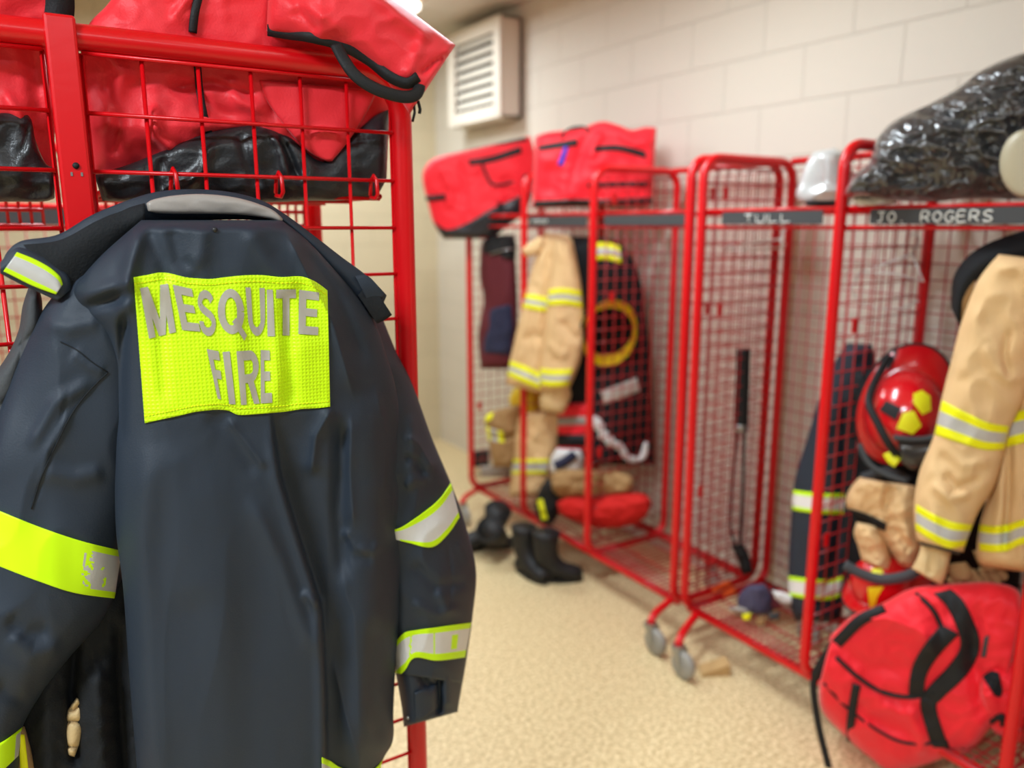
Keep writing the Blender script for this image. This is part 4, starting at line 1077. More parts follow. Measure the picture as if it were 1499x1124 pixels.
vz = Loft(HP, [(1312, 640), (1340, 643), (1368, 640), (1384, 632)], [(1318, 676), (1338, 688), (1362, 682), (1380, 668)], front=.03, back=.03, nt=30, ns=20, prof=2.2, ends=(.1, .1), base=-.03)
vz.build('visor', M_LENS, H1.t)
ribbon([HP(x, y, -.005) for x, y in [(1308, 640), (1335, 643), (1362, 641), (1384, 632)]], .016, .01, 30).build('visor_frame', M_CHAR, H1.t)
ribbon([HP(x, y, -.02) for x, y in [(1300, 662), (1306, 672), (1314, 678)]], .03, .003, 10).build('yellow_sticker', M_STICK, H1.t)
ribbon([HP(x, y, -.03) for x, y in [(1258, 650), (1272, 678), (1296, 694), (1326, 704)]], .016, .006, 30).build('chin_strap', M_CHAR, H1.t)
ribbon([HP(x, y, -.10) for x, y in [(1312, 512), (1308, 524), (1300, 540)]], .008, .006, 12).build('hanging_loop', M_BLACK, H1.t)

ctr = at_x(1290, 852, 2.16); tocam = (EYE - ctr) / np.linalg.norm(EYE - ctr)
H2 = Helmet('fire_helmet', 'second red fire helmet, half hidden under the tan gloves above the big red bag', ctr, tocam * .8 + UP * .7 - RT * .3, -RT - UP * .2, M_HAT, 0.66)
H2.sticker('yellow_sticker', [(1276, 832), (1292, 832), (1293, 850), (1275, 850)], M_STICK)
H2.sticker('yellow_sticker', [(1270, 860), (1294, 858), (1284, 874), (1280, 890), (1273, 890)], M_STICK)

ctr = at_x(890, 484, 2.30); tocam = (EYE - ctr) / np.linalg.norm(EYE - ctr)
H3 = Helmet('fire_helmet', 'yellow fire helmet hung open side outward, seen through the wire mesh', ctr, -tocam * .77 + UP * .62 - RT * .1, tocam * .3 - UP * .9 + RT * .05, M_HATY, 0.98)

# ------------------------------------------------------------------ coats and gear in the far rack
N2 = (-.75, -.66)
P = cpl(800, 450, 2.10, N2)
ct = thing('turnout_coat', 'tan turnout coat with yellow bands hanging out of the far rack', 'coat', P(795, 575), 'tan turnout coats')
c1 = Loft(P, [(797, 340), (785, 372), (772, 420), (763, 455), (753, 500), (745, 535), (741, 562)], [(834, 345), (836, 380), (836, 430), (836, 480), (832, 520), (822, 550), (796, 577)], front=.08, back=.06, nt=70, ns=50, prof=2.6, ends=(.1, .03), seed=2,
    folds=[([(805, 350), (800, 450), (792, 570)], 6, -.02), ([(780, 420), (768, 480), (758, 540)], 6, .014), ([(812, 380), (812, 450)], 8, .014), ([(760, 500), (785, 490), (795, 500)], 6, -.012)], noise_=[(30, 50, .012, 1), (14, 20, -.006, 2)])
c1.build('coat_body', M_TAN, ct)
c1.patch([(768, 430), (785, 432), (803, 436)], [(763, 450), (782, 454), (803, 457)], .004, 20, 9, YSY).build('reflective_band', [M_YEL, M_SILV], ct)
c1.patch([(744, 527), (770, 536), (794, 548)], [(741, 549), (766, 560), (795, 572)], .004, 24, 9, YSY).build('reflective_band', [M_YEL, M_SILV], ct)
c2 = Loft(P, [(812, 345), (806, 400), (800, 450), (794, 500), (790, 540), (790, 572)], [(838, 350), (848, 400), (853, 440), (854, 490), (849, 530), (832, 572)], front=.06, back=.03, nt=60, ns=36, prof=2.4, ends=(.08, .03), base=.06, seed=4,
    folds=[([(820, 470), (838, 490), (850, 500)], 5, -.014), ([(800, 500), (820, 520), (835, 515)], 6, .012)], noise_=[(24, 36, .010, 1), (12, 18, -.005, 2)])
c2.build('coat_sleeve', M_TAN, ct)
c2.patch([(801, 424), (825, 422), (851, 426)], [(800, 448), (825, 446), (852, 450)], .004, 20, 9, YSY).build('reflective_band', [M_YEL, M_SILV], ct)
c2.patch([(790, 539), (810, 541), (838, 540)], [(790, 563), (808, 566), (833, 565)], .004, 20, 9, YSY).build('reflective_band', [M_YEL, M_SILV], ct)
base_tag(Loft(P, [(790, 345), (772, 358), (763, 366)], [(798, 352), (790, 370), (770, 376)], front=.03, back=.02, nt=20, ns=12, ends=(.1, .2), base=.05, noise_=[(10, 10, .004, 2)]).build('work_glove', M_TAN), 'tan glove clipped above the hanging tan turnout coat', 'glove')
cf2 = Loft(P, [(797, 568), (790, 585), (792, 600)], [(832, 564), (836, 580), (824, 606)], front=.045, back=.03, nt=24, ns=18, prof=2.2, ends=(.1, .2), base=.04, noise_=[(12, 12, .006, 2)])
base_tag(cf2.build('work_glove', M_TAN2), 'pale tan glove at the cuff of the hanging tan coat', 'glove')
P3 = cpl(890, 500, 2.38, N2)
dk = thing('dark_coat', 'black coat hanging deep in the far rack behind the wire mesh', 'coat', P3(885, 680))
c3 = Loft(P3, [(828, 345), (822, 420), (820, 520), (816, 620), (814, 680)], [(905, 350), (935, 400), (950, 500), (956, 600), (958, 680)], front=.05, back=.03, nt=60, ns=44, prof=3, ends=(.1, .02), noise_=[(30, 50, .014, 1), (14, 20, -.006, 2)])
c3.build('coat_body', M_NAVY2, dk)
c3.patch([(862, 358), (885, 354), (908, 360)], [(864, 384), (886, 380), (910, 386)], .006, 16, 6, lambda u, v: 0 if abs(v - .5) > .2 else 1).build('reflective_band', [M_YEL, M_SILV], dk)
P4 = cpl(905, 570, 2.28, N2)
base_tag(Loft(P4, [(879, 572), (905, 563), (932, 552)], [(884, 592), (910, 583), (937, 572)], front=.008, back=.006, nt=20, ns=8, prof=3, ends=(.04, .04)).build('reflective_strip', M_SILV), 'silver reflective strip on the black gear behind the wire mesh', 'strip')
wp = [P4(x, y, .02) for x, y in [(866, 612), (876, 622), (886, 640), (900, 650), (909, 655), (916, 668), (928, 673), (941, 668), (946, 648)]]
q = arc_resample(wp, 60)
base_tag(MB().tube(q, [.026 * (1.0 - .55 * (i / 60)) * (1 + .55 * noise.noise(Vector((i * .31, 1, 2)))) for i in range(61)], 10, rb=.014).build('torn_wrapper', M_WHITE), 'torn white plastic wrapper dangling behind the wire mesh', 'wrapper')
Pt = cpl(880, 420, 2.42, N2)
bc = thing('turnout_coat', 'tan turnout coat half hidden behind the yellow helmet in the far rack', 'coat', Pt(880, 470), 'tan turnout coats')
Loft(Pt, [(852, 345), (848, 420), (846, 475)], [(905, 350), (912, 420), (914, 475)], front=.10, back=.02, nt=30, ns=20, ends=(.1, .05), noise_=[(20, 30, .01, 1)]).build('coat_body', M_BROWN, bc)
Pm = cpl(725, 450, 2.10, N2)
mj = thing('dark_coat', 'dark maroon and blue coat hanging in the farthest bay', 'coat', Pm(725, 545))
Loft(Pm, [(706, 352), (702, 400), (708, 440), (700, 490), (704, 540)], [(752, 345), (756, 400), (758, 460), (756, 500), (752, 540)], front=.06, back=.05, nt=40, ns=26, ends=(.08, .05), noise_=[(20, 30, .014, 1)]).build('coat_body', M_MAROON, mj)
Loft(Pm, [(716, 450), (708, 480), (704, 520)], [(752, 440), (755, 480), (750, 524)], front=.075, back=.0, nt=24, ns=16, ends=(.1, .1), noise_=[(14, 18, .01, 4)]).build('coat_panel', M_DKBLUE, mj)
Loft(Pm, [(715, 345), (706, 356), (704, 372)], [(752, 343), (756, 360), (754, 384)], front=.07, back=.03, nt=16, ns=14, ends=(.1, .1), noise_=[(14, 18, .01, 4)]).build('coat_collar', M_BLACK, mj)
MB().tube([Pm(x, y, .08) for x, y in [(718, 372), (735, 366), (752, 364)]], .004, 8).build('hanger_rod', M_STEEL, mj)
# yellow bundle, trousers and the heap below
Py = cpl(775, 580, 2.13, N2)
base_tag(Loft(Py, [(752, 568), (745, 585), (752, 602), (768, 612)], [(786, 560), (792, 580), (792, 598), (786, 614)], front=.07, back=.05, nt=30, ns=24, prof=2.2, ends=(.2, .15), noise_=[(16, 16, .016, 1), (8, 8, -.006, 2)]).build('yellow_cloth', M_HATY), 'bright yellow bundle under the hem of the hanging tan coat', 'cloth')
Pp = cpl(775, 660, 2.10, N2)
tp_ = thing('turnout_trousers', 'tan turnout trousers bunched upright at the bottom of the far rack', 'trousers', Pp(775, 725))
t1 = Loft(Pp, [(760, 604), (752, 640), (749, 690), (746, 726)], [(822, 598), (820, 640), (812, 690), (796, 728)], front=.07, back=.06, nt=50, ns=36, prof=2.4, ends=(.08, .05), noise_=[(18, 26, .016, 1), (10, 12, -.007, 2)])
t1.build('trouser_leg', M_TAN, tp_)
t1.patch([(750, 672), (775, 672), (804, 672)], [(748, 694), (775, 694), (800, 694)], .004, 20, 8, YSY).build('reflective_band', [M_YEL, M_SILV], tp_)
t2 = Loft(Pp, [(726, 600), (710, 610), (712, 630), (718, 660), (722, 684)], [(766, 590), (760, 616), (758, 640), (756, 665), (748, 684)], front=.06, back=.05, nt=40, ns=26, prof=2.4, ends=(.12, .08), base=-.01, noise_=[(14, 18, .014, 1), (8, 10, -.006, 2)],
     folds=[([(714, 638), (735, 642), (755, 636)], 4, -.03)])
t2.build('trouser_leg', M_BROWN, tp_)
t2.patch([(712, 606), (716, 601), (722, 599)], [(708, 622), (714, 617), (720, 613)], .004, 10, 6).build('reflective_band', M_YEL, tp_)
t2.patch([(711, 624), (722, 628), (736, 632)], [(713, 644), (724, 646), (738, 648)], .004, 10, 6, lambda u, v: 0 if abs(u - .5) > .2 else 1).build('reflective_band', [M_YEL, M_SILV], tp_)
base_tag(Loft(cpl(703, 667, 2.42, N2), [(689, 660), (689, 684)], [(716, 658), (716, 684)], front=.03, back=.05, nt=10, ns=14, ends=(.2, .1)).build('black_pouch', M_BLACK), 'small black pouch on the floor by the wall past the far rack', 'pouch')
base_tag(Loft(cpl(725, 688, 2.12, N2), [(702, 682), (704, 698)], [(748, 680), (748, 700)], front=.03, back=.05, nt=16, ns=18, ends=(.25, .2), noise_=[(12, 8, .01, 2)]).build('grey_rag', M_HANG), 'pale grey rag beside the bunched tan trousers', 'rag')
Pr = cpl(838, 620, 2.24, N2)
rb_ = thing('gear_pouch', 'red pouch with a cream stripe behind the rack post, right of the tan trousers', 'pouch', Pr(838, 660))
r1 = Loft(Pr, [(814, 592), (812, 620), (814, 662)], [(866, 588), (868, 620), (866, 662)], front=.05, back=.05, nt=30, ns=24, ends=(.12, .1), noise_=[(16, 16, .008, 1)])
r1.build('pouch_body', M_NYLON2, rb_)
r1.patch([(814, 611), (840, 610), (864, 610)], [(814, 623), (840, 622), (864, 622)], .004, 10, 3).build('pouch_stripe', M_HANG, rb_)
r1.patch([(814, 636), (840, 636), (864, 636)], [(814, 661), (840, 661), (864, 661)], .004, 10, 3).build('pouch_base', M_BLACK, rb_)
Pc = cpl(828, 672, 2.12, N2)
cp = thing('ball_cap', 'white and navy cap lying on the heap in the far rack', 'cap', Pc(830, 695))
Loft(Pc, [(815, 656), (806, 672), (806, 692)], [(850, 658), (854, 672), (850, 694)], front=.06, back=.05, nt=24, ns=24, ends=(.25, .1), noise_=[(14, 14, .006, 2)]).build('cap_crown', M_WHITE, cp)
ribbon([Pc(x, y, .062) for x, y in [(812, 682), (826, 676), (842, 664)]], .045, .006, 20).build('cap_stripe', M_DKBLUE, cp)
Ph = cpl(860, 705, 2.14, N2)
hp_ = thing('turnout_coat', 'folded tan turnout coat heaped on the red cloth in the far rack', 'coat', Ph(860, 735), 'tan turnout coats')
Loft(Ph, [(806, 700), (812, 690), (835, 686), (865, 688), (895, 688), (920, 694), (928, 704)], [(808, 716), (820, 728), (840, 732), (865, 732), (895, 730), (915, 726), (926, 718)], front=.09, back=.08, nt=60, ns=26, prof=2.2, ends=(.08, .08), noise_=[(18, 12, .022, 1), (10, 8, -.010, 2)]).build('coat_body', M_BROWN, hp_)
Pd = cpl(870, 750, 2.13, N2)
base_tag(Loft(Pd, [(815, 735), (835, 727), (870, 728), (905, 722), (940, 722), (955, 734)], [(818, 752), (840, 762), (870, 772), (905, 772), (935, 764), (950, 750)], front=.08, back=.10, nt=60, ns=26, prof=2.4, ends=(.08, .08), noise_=[(22, 12, .016, 1), (12, 8, -.008, 2)]).build('red_cloth', M_REDCL), 'crumpled red cloth on the floor shelf under the folded tan coat', 'cloth')
Pg = cpl(805, 730, 2.06, N2)
bg_ = thing('work_glove', 'black glove with a yellow cuff stripe hanging off the far rack shelf', 'glove', Pg(805, 770))
g1 = Loft(Pg, [(800, 700), (788, 720), (783, 745), (790, 766)], [(838, 712), (836, 728), (820, 750), (808, 768)], front=.05, back=.03, nt=40, ns=24, prof=2.3, ends=(.15, .1), noise_=[(14, 14, .012, 1), (8, 8, -.005, 2)])
g1.build('glove_body', M_BLACK, bg_)
g1.patch([(786, 732), (794, 730)], [(793, 762), (802, 760)], .004, 5, 12, smooth=False).build('cuff_stripe', M_STICK, bg_)

# ------------------------------------------------------------------ boots on the floor
def boot(label, x, y, heading, scale=1.0, lie=0.0, group='black boots'):
    c = at_z(x, y, 0.0)
    t = thing('rubber_boot', label, 'boot', c, group)
    f = RT * math.cos(heading) + FH * math.sin(heading); s_ = np.array((-f[1], f[0], 0)); u = np.array((0, 0, 1.0))
    if lie:
        u2 = u * math.cos(lie) + s_ * math.sin(lie); s_ = s_ * math.cos(lie) - u * math.sin(lie); u = u2
    lift = np.array((0, 0, .05 * scale * math.sin(abs(lie))))
    W = lambda a, b, h: c + lift + (f * a + s_ * b + u * h) * scale
    mb = MB()
    path = [(.205, .035), (.19, .045), (.15, .052), (.10, .062), (.055, .082), (.022, .115), (.006, .155), (.0, .20), (.002, .25), (.004, .285)]
    ra = [.016, .030, .036, .042, .052, .058, .058, .060, .064, .066]; rb2 = [.022, .040, .046, .045, .044, .046, .050, .056, .060, .062]
    mb.tube([W(a, 0, h) for a, h in path], [q * scale * 1.15 for q in ra], 20, rb=[q * scale * 1.15 for q in rb2], upv=tuple(u * .7 + f * .7), cap=True)
    mb.tube([W(.05, 0, .045), W(.0, 0, .05), W(-.045, 0, .05), W(-.058, 0, .05)], [.04 * scale, .042 * scale, .036 * scale, .01 * scale], 16, upv=tuple(u))
    mb.build('boot_upper', M_RUB, t)
    mb = MB()
    n = 28; ring = []
    for k in range(n):
        a = 2 * PI * k / n; L_ = .075 + .14 * math.cos(a) ; wd = (.046 if math.cos(a) > -.2 else .040) * math.sin(a)
        ring.append((L_, wd))
    vs = [W(a, b, 0.0) for a, b in ring] + [W(a, b, .022) for a, b in ring]
    mb.add(vs, [tuple(range(n - 1, -1, -1)), tuple(range(n, 2 * n))] + [(k, (k + 1) % n, n + (k + 1) % n, n + k) for k in range(n)])
    mb.build('sole', M_RUB, t, smooth=False)
    MB().tube([W(.004 + .075 * math.cos(2 * PI * k / 20), .071 * math.sin(2 * PI * k / 20), .283) for k in range(20)], .006 * scale, 8, closed=True).build('top_rim', M_RUB, t)
    return t
boot('tall black boot nearest the camera under the far rack, toe to the right', 798, 850, 0.05, 0.82)
boot('tall black boot just behind and left of the nearest boot', 766, 838, -0.9, 0.80)
boot('black boot farthest left in the row under the far rack', 716, 800, 3.6, 0.86, 0.5)
boot('black boot lying between the leftmost boot and the tall pair', 742, 806, 2.7, 0.86, 0.9)

# ------------------------------------------------------------------ near rack of the right row: first bay
Pn = cpl(1215, 700, 2.27, (-.8, -.6))
nc = thing('work_jacket', 'navy jacket with white bands hanging beside the second rack post', 'jacket', Pn(1210, 915))
n1 = Loft(Pn, [(1240, 502), (1222, 530), (1200, 580), (1182, 640), (1164, 700), (1158, 760), (1154, 830), (1156, 880), (1164, 908)], [(1276, 504), (1284, 540), (1286, 600), (1282, 660), (1270, 740), (1256, 800), (1244, 850), (1236, 880), (1230, 912)], front=.08, back=.05, nt=90, ns=50, prof=2.6, ends=(.05, .03), seed=3,
     folds=[([(1215, 580), (1195, 700), (1185, 900)], 9, .014), ([(1240, 560), (1235, 700), (1215, 890)], 8, -.016)], noise_=[(30, 70, .010, 1), (16, 30, -.005, 2)])
n1.build('jacket_body', M_NAVY, nc)
WHB = lambda u, v: 0 if (v < .16 or v > .84) else 1
n1.patch([(1160, 717), (1200, 722), (1240, 722), (1272, 716)], [(1157, 746), (1200, 752), (1240, 752), (1266, 746)], .004, 30, 10, WHB).build('reflective_band', [M_LIME, M_STICKER], nc)
n1.patch([(1154, 843), (1185, 847), (1215, 848), (1244, 840)], [(1154, 872), (1185, 877), (1215, 878), (1238, 868)], .004, 30, 10, WHB).build('reflective_band', [M_LIME, M_STICKER], nc)
Pu = cpl(1085, 600, 2.30, (-.8, -.6))
st = thing('webbing_strap', 'black webbing strap hanging on the back mesh under the TULL label', 'strap', Pu(1085, 840))
strap(st, Pu, [(1088, 511), (1087, 560), (1085, 630)], .052, 'strap_body', th=.012, n=20)
strap(st, Pu, [(1080, 625), (1073, 700), (1069, 770)], .012, 'strap_tail', n=20)
strap(st, Pu, [(1090, 625), (1088, 700), (1085, 770)], .012, 'strap_tail', n=20)
strap(st, Pu, [(1085, 622), (1085, 632)], .046, 'strap_keeper', m=M_STEEL, th=.016, n=4)
lbk = Loft(Pu, [(1070, 798), (1080, 820), (1086, 842)], [(1088, 796), (1098, 816), (1102, 838)], front=.03, back=.02, nt=20, ns=14, ends=(.1, .1), noise_=[(8, 8, .008, 1)])
lbk.build('strap_buckle', M_BLACK, st)
strap(st, Pu, [(1069, 768), (1072, 785), (1078, 802)], .010, 'strap_tail', n=12); strap(st, Pu, [(1085, 768), (1084, 785), (1084, 802)], .010, 'strap_tail', n=12)
Pf = cpl(1060, 865, 2.26, (-.8, -.6))
for (a, bq, lab) in (([(1041, 862), (1052, 854), (1068, 848)], [(1044, 869), (1056, 862), (1072, 856)], 'orange glove on the floor shelf left of the navy cap, upper one'), ([(1048, 872), (1060, 863), (1076, 858)], [(1050, 880), (1064, 876), (1079, 868)], 'orange glove on the floor shelf left of the navy cap, lower one')):
    base_tag(Loft(Pf, a, bq, front=.025, back=.02, nt=20, ns=12, ends=(.15, .15), noise_=[(6, 6, .004, 1)]).build('work_glove', M_ORANGE), lab, 'glove', 'orange gloves')
Pk = cpl(1106, 878, 2.20, (-.8, -.6))
cc = thing('ball_cap', 'faded navy cap on the floor shelf of the TULL bay', 'cap', Pk(1106, 900))
Loft(Pk, [(1096, 856), (1083, 868), (1079, 882), (1084, 898)], [(1118, 854), (1130, 868), (1134, 884), (1128, 900)], front=.07, back=.06, nt=30, ns=26, prof=2.1, ends=(.25, .1), folds=[([(1106, 856), (1107, 880), (1106, 900)], 1.5, -.003, 'sharp')], noise_=[(14, 14, .006, 2)]).build('cap_crown', M_CAP, cc)
ribbon([Pk(x, y, .03) for x, y in [(1126, 862), (1133, 876), (1142, 886)]], .05, .006, 14).build('cap_peak', M_MAROON, cc)
base_tag(Loft(cpl(1148, 874, 2.18, (-.8, -.6)), [(1130, 864), (1145, 866), (1160, 872)], [(1135, 876), (1146, 884), (1160, 884)], front=.02, back=.02, nt=20, ns=10, ends=(.1, .1), noise_=[(8, 8, .004, 1)]).build('folded_paper', M_WHITE), 'white folded paper right of the navy cap', 'paper')
base_tag(Loft(cpl(1085, 890, 2.14, (-.8, -.6)), [(1066, 888), (1084, 888), (1100, 892)], [(1068, 894), (1084, 897), (1100, 900)], front=.02, back=.02, nt=20, ns=10, ends=(.1, .1), noise_=[(8, 8, .004, 1)]).build('grey_strip', M_HANG), 'pale strip lying in front of the navy cap', 'strip')
for (x0, x1, y, m, lab) in ((1086, 1100, 903, M_YEL, 'small yellowish scrap at the front of the TULL bay'), (1106, 1122, 910, M_BROWN, 'small brown scrap in front of the navy cap'), (1124, 1142, 902, M_CHAR, 'small grey scrap right of and below the navy cap')):
    base_tag(Loft(cpl((x0 + x1) / 2, y, 2.11, (-.8, -.6)), [(x0, y - 4), (x0 + 2, y + 5)], [(x1, y - 6), (x1 - 2, y + 5)], front=.015, back=.02, nt=12, ns=12, ends=(.25, .2), noise_=[(6, 6, .006, 1)]).build('scrap', m), lab, 'scrap')
# bare hangers
def bare_hanger(label, P, pts, hook, h=0.0):
    t = thing('coat_hanger', label, 'hanger', P(*pts[0]), 'clear plastic hangers')
    MB().tube([P(x, y, h) for x, y in pts], .0032, 8, closed=False).build('hanger_bar', M_CLEAR, t)
    MB().tube(arc_resample([P(x, y, h) for x, y in hook], 16), .002, 8).build('hanger_hook', M_STEEL, t)
bare_hanger('clear plastic hanger under the TULL label', cpl(1105, 360, 2.28), [(1140, 350), (1062, 361), (1060, 366), (1148, 363), (1150, 358), (1140, 350)], [(1140, 350), (1146, 342), (1150, 334), (1146, 327), (1140, 330)])
bare_hanger('clear plastic hanger left of the tan coat under the JO. ROGERS label', cpl(1310, 400, 2.28), [(1335, 372), (1268, 396), (1266, 400), (1308, 400), (1352, 412), (1335, 372)], [(1335, 372), (1340, 362), (1345, 350), (1338, 342), (1332, 346)])
bare_hanger('clear plastic hanger low on the back mesh left of the tan coat', cpl(1290, 440, 2.34), [(1252, 412), (1246, 424), (1256, 440), (1285, 452), (1320, 452), (1345, 440)], [(1252, 412), (1258, 400), (1266, 396)])

# ------------------------------------------------------------------ second bay of the near rack: tan coat, gloves, bags
NB = (-.86, -.5)
Pa = cpl(1430, 600, 2.06, NB)
tcn = thing('turnout_coat', 'large tan turnout coat with yellow bands hanging under the JO. ROGERS label', 'coat', Pa(1470, 850), 'tan turnout coats')
body = Loft(Pa, [(1468, 380), (1462, 480), (1464, 600), (1452, 700), (1434, 770), (1430, 815), (1442, 830)], [(1640, 360), (1650, 480), (1650, 600), (1648, 700), (1640, 780), (1620, 835), (1600, 850)], front=.09, back=.06, nt=90, ns=70, prof=3, ends=(.06, .05), base=-.07, seed=5,
     folds=[([(1478, 640), (1476, 720), (1470, 820)], 5, -.026), ([(1462, 690), (1462, 740), (1456, 790)], 8, .012), ([(1490, 700), (1500, 760), (1495, 840)], 10, .014)], noise_=[(40, 60, .012, 1), (34, 60, -.012, 2), (16, 20, .002, 3)])
body.build('coat_body', M_TAN, tcn)
body.patch([(1468, 611), (1500, 600), (1560, 596)], [(1466, 657), (1500, 648), (1560, 640)], .004, 30, 10, YSY).build('reflective_band', [M_YEL, M_SILV], tcn)
body.patch([(1432, 767), (1455, 770), (1476, 767), (1500, 760), (1560, 752)], [(1434, 806), (1456, 808), (1476, 806), (1500, 796), (1560, 790)], .004, 40, 10, YSY).build('reflective_band', [M_YEL, M_SILV], tcn)
slv = Loft(Pa, [(1462, 372), (1432, 410), (1408, 470), (1392, 530), (1378, 585), (1366, 640), (1346, 690), (1338, 740), (1341, 782), (1345, 792)], [(1530, 380), (1524, 450), (1520, 520), (1502, 580), (1480, 625), (1468, 670), (1455, 712), (1432, 750), (1416, 790), (1410, 808)], front=.085, back=.06, nt=110, ns=60, prof=2.4, ends=(.05, .0), seed=7,
     folds=[([(1478, 480), (1470, 520), (1480, 560)], 6, -.014), ([(1380, 690), (1400, 715), (1440, 700)], 7, -.018), ([(1360, 705), (1390, 730), (1425, 722)], 7, .016), ([(1372, 650), (1410, 680), (1455, 676)], 8, .010), ([(1430, 440), (1420, 500), (1405, 560)], 12, .012), ([(1440, 500), (1455, 540), (1490, 560)], 9, .010)],
     noise_=[(40, 60, .012, 1), (34, 40, -.012, 2), (16, 20, .002, 3)])
slv.build('coat_sleeve', M_TAN, tcn)
slv.patch([(1379, 586), (1410, 602), (1445, 618), (1477, 624)], [(1368, 636), (1405, 648), (1440, 658), (1470, 658)], .004, 40, 10, YSY).build('reflective_band', [M_YEL, M_SILV], tcn)
slv.patch([(1341, 738), (1365, 752), (1395, 764), (1424, 768)], [(1340, 776), (1362, 790), (1388, 802), (1412, 800)], .004, 40, 10, YSY).build('reflective_band', [M_YEL, M_SILV], tcn)
cu = Loft(Pa, [(1342, 784), (1346, 797)], [(1412, 800), (1404, 812)], front=.07, back=.05, nt=10, ns=30, prof=2.4, ends=(0, .2), base=-.004); cu.build('coat_cuff', M_CHAR, tcn)
PaC = cpl(1430, 400, 2.09, NB)
sheet(PaC, [(1392, 450), (1396, 405), (1420, 372), (1460, 350), (1520, 333), (1580, 330)], [(1406, 480), (1412, 438), (1440, 402), (1480, 384), (1530, 372), (1590, 372)], -.02, .02, .03, .010, 50, 10, wav=.008).build('coat_collar', M_NAVY2, tcn)
sheet(PaC, [(1404, 408), (1416, 396), (1432, 390)], [(1400, 470), (1412, 468), (1422, 440)], .012, .012, .012, .006, 16, 10, wav=.006).build('collar_lining', M_BROWN, tcn)
# dark gear behind the helmet
Pz = cpl(1340, 740, 2.34, NB)
dg = thing('dark_coat', 'black gear hanging behind the red helmet and tan gloves', 'coat', Pz(1340, 880))
Loft(Pz, [(1250, 540), (1236, 620), (1236, 720), (1232, 800), (1236, 880)], [(1285, 540), (1340, 640), (1430, 720), (1490, 800), (1490, 880)], front=.05, back=.03, nt=60, ns=44, prof=3, ends=(.06, .05), noise_=[(30, 40, .02, 1), (14, 18, -.008, 2)]).build('coat_body', M_NAVY2, dg)
strap(dg, Pz, [(1262, 700, .09), (1300, 690, .10), (1330, 705, .10)], .03, 'strap', m=M_CHAR)
# tan trousers bunched under the helmet
Pq = cpl(1295, 760, 2.17, NB)
tb = thing('turnout_trousers', 'crumpled tan turnout trousers under the red helmet', 'trousers', Pq(1295, 840))
q1 = Loft(Pq, [(1258, 698), (1246, 712), (1238, 730), (1244, 748), (1276, 772), (1298, 802), (1318, 830)], [(1300, 706), (1340, 712), (1350, 730), (1354, 760), (1352, 790), (1346, 812), (1338, 836)], front=.085, back=.07, nt=70, ns=44, prof=2.3, ends=(.08, .08), seed=4,
     folds=[([(1300, 715), (1296, 745), (1306, 770)], 7, -.022), ([(1325, 720), (1322, 760), (1332, 800)], 9, .016), ([(1300, 770), (1318, 784), (1335, 808)], 6, -.016)], noise_=[(26, 26, .016, 1), (14, 14, -.009, 2)])
q1.build('trouser_leg', M_TAN, tb)
q2 = Loft(Pq, [(1254, 764), (1250, 780), (1256, 800), (1262, 822)], [(1282, 768), (1296, 790), (1304, 815), (1310, 842)], front=.06, back=.05, nt=36, ns=26, prof=2.2, ends=(.15, .08), base=.03, noise_=[(16, 16, .014, 1), (9, 9, -.006, 2)])
q2.build('trouser_leg', M_TAN, tb)
q1.patch([(1242, 744), (1262, 750), (1282, 758), (1298, 766)], [(1246, 758), (1264, 764), (1282, 772), (1296, 778)], .006, 20, 5).build('waist_band', M_NAVY2, tb)
Pv = cpl(1390, 830, 2.10, NB)
def glove(label, wr, fingers, m, base, P=Pv):
    """palm plus separate fingers"""
    t = thing('work_glove', label, 'glove', P(*wr[1][-1]), 'tan work gloves')
    Loft(P, wr[0], wr[1], front=.03, back=.025, nt=24, ns=18, prof=2.2, ends=(.1, .12), base=base, noise_=[(10, 10, .005, 2)]).build('glove_palm', m, t)
    for f in fingers:
        pts = arc_resample([P(x, y, base + h) for x, y, h in f], 14)
        MB().tube(pts, [.0125 * (1.0 if i < 11 else (1 - ((i - 11) / 3.4) ** 2) ** .5) for i in range(15)], 10).build('glove_finger', m, t)
base_tag(Loft(Pv, [(1350, 790), (1346, 808), (1340, 822), (1334, 832)], [(1394, 800), (1390, 820), (1385, 842), (1379, 858)], front=.035, back=.03, nt=24, ns=24, prof=2.6, ends=(.1, .02), base=.02, noise_=[(14, 18, .008, 2)], folds=[([(1366, 800), (1360, 845)], 5, -.01)]).build('work_glove', M_TAN2),
         'tan gauntlet glove hanging cuff-down below the sleeve of the large tan coat', 'glove', 'tan work gloves')
glove('soiled tan glove lying on black webbing right of the hanging glove', ([(1384, 826), (1388, 840), (1396, 852)], [(1414, 822), (1424, 836), (1426, 850)]), [[(1392, 846, .0), (1398, 860, .0), (1402, 868, -.006)], [(1402, 846, .004), (1410, 862, .004), (1414, 870, 0)], [(1414, 842, .004), (1424, 860, .002), (1430, 868, 0)], [(1420, 836, 0), (1432, 850, 0), (1438, 858, 0)]], M_BROWN, -.02)
glove('soiled tan glove under the hem of the large tan coat, farthest right', ([(1424, 806), (1430, 822), (1440, 838)], [(1450, 806), (1462, 822), (1466, 838)]), [[(1438, 832, .0), (1444, 848, .0), (1450, 854, 0)], [(1450, 834, .004), (1458, 848, .004), (1464, 852, 0)], [(1460, 830, .004), (1468, 842, .002), (1474, 846, 0)]], M_BROWN, -.03)

strap(dg, cpl(1290, 850, 2.05, NB), [(1236, 826), (1262, 840), (1292, 848), (1330, 842), (1352, 828)], .03, 'strap', m=M_CHAR, n=30)
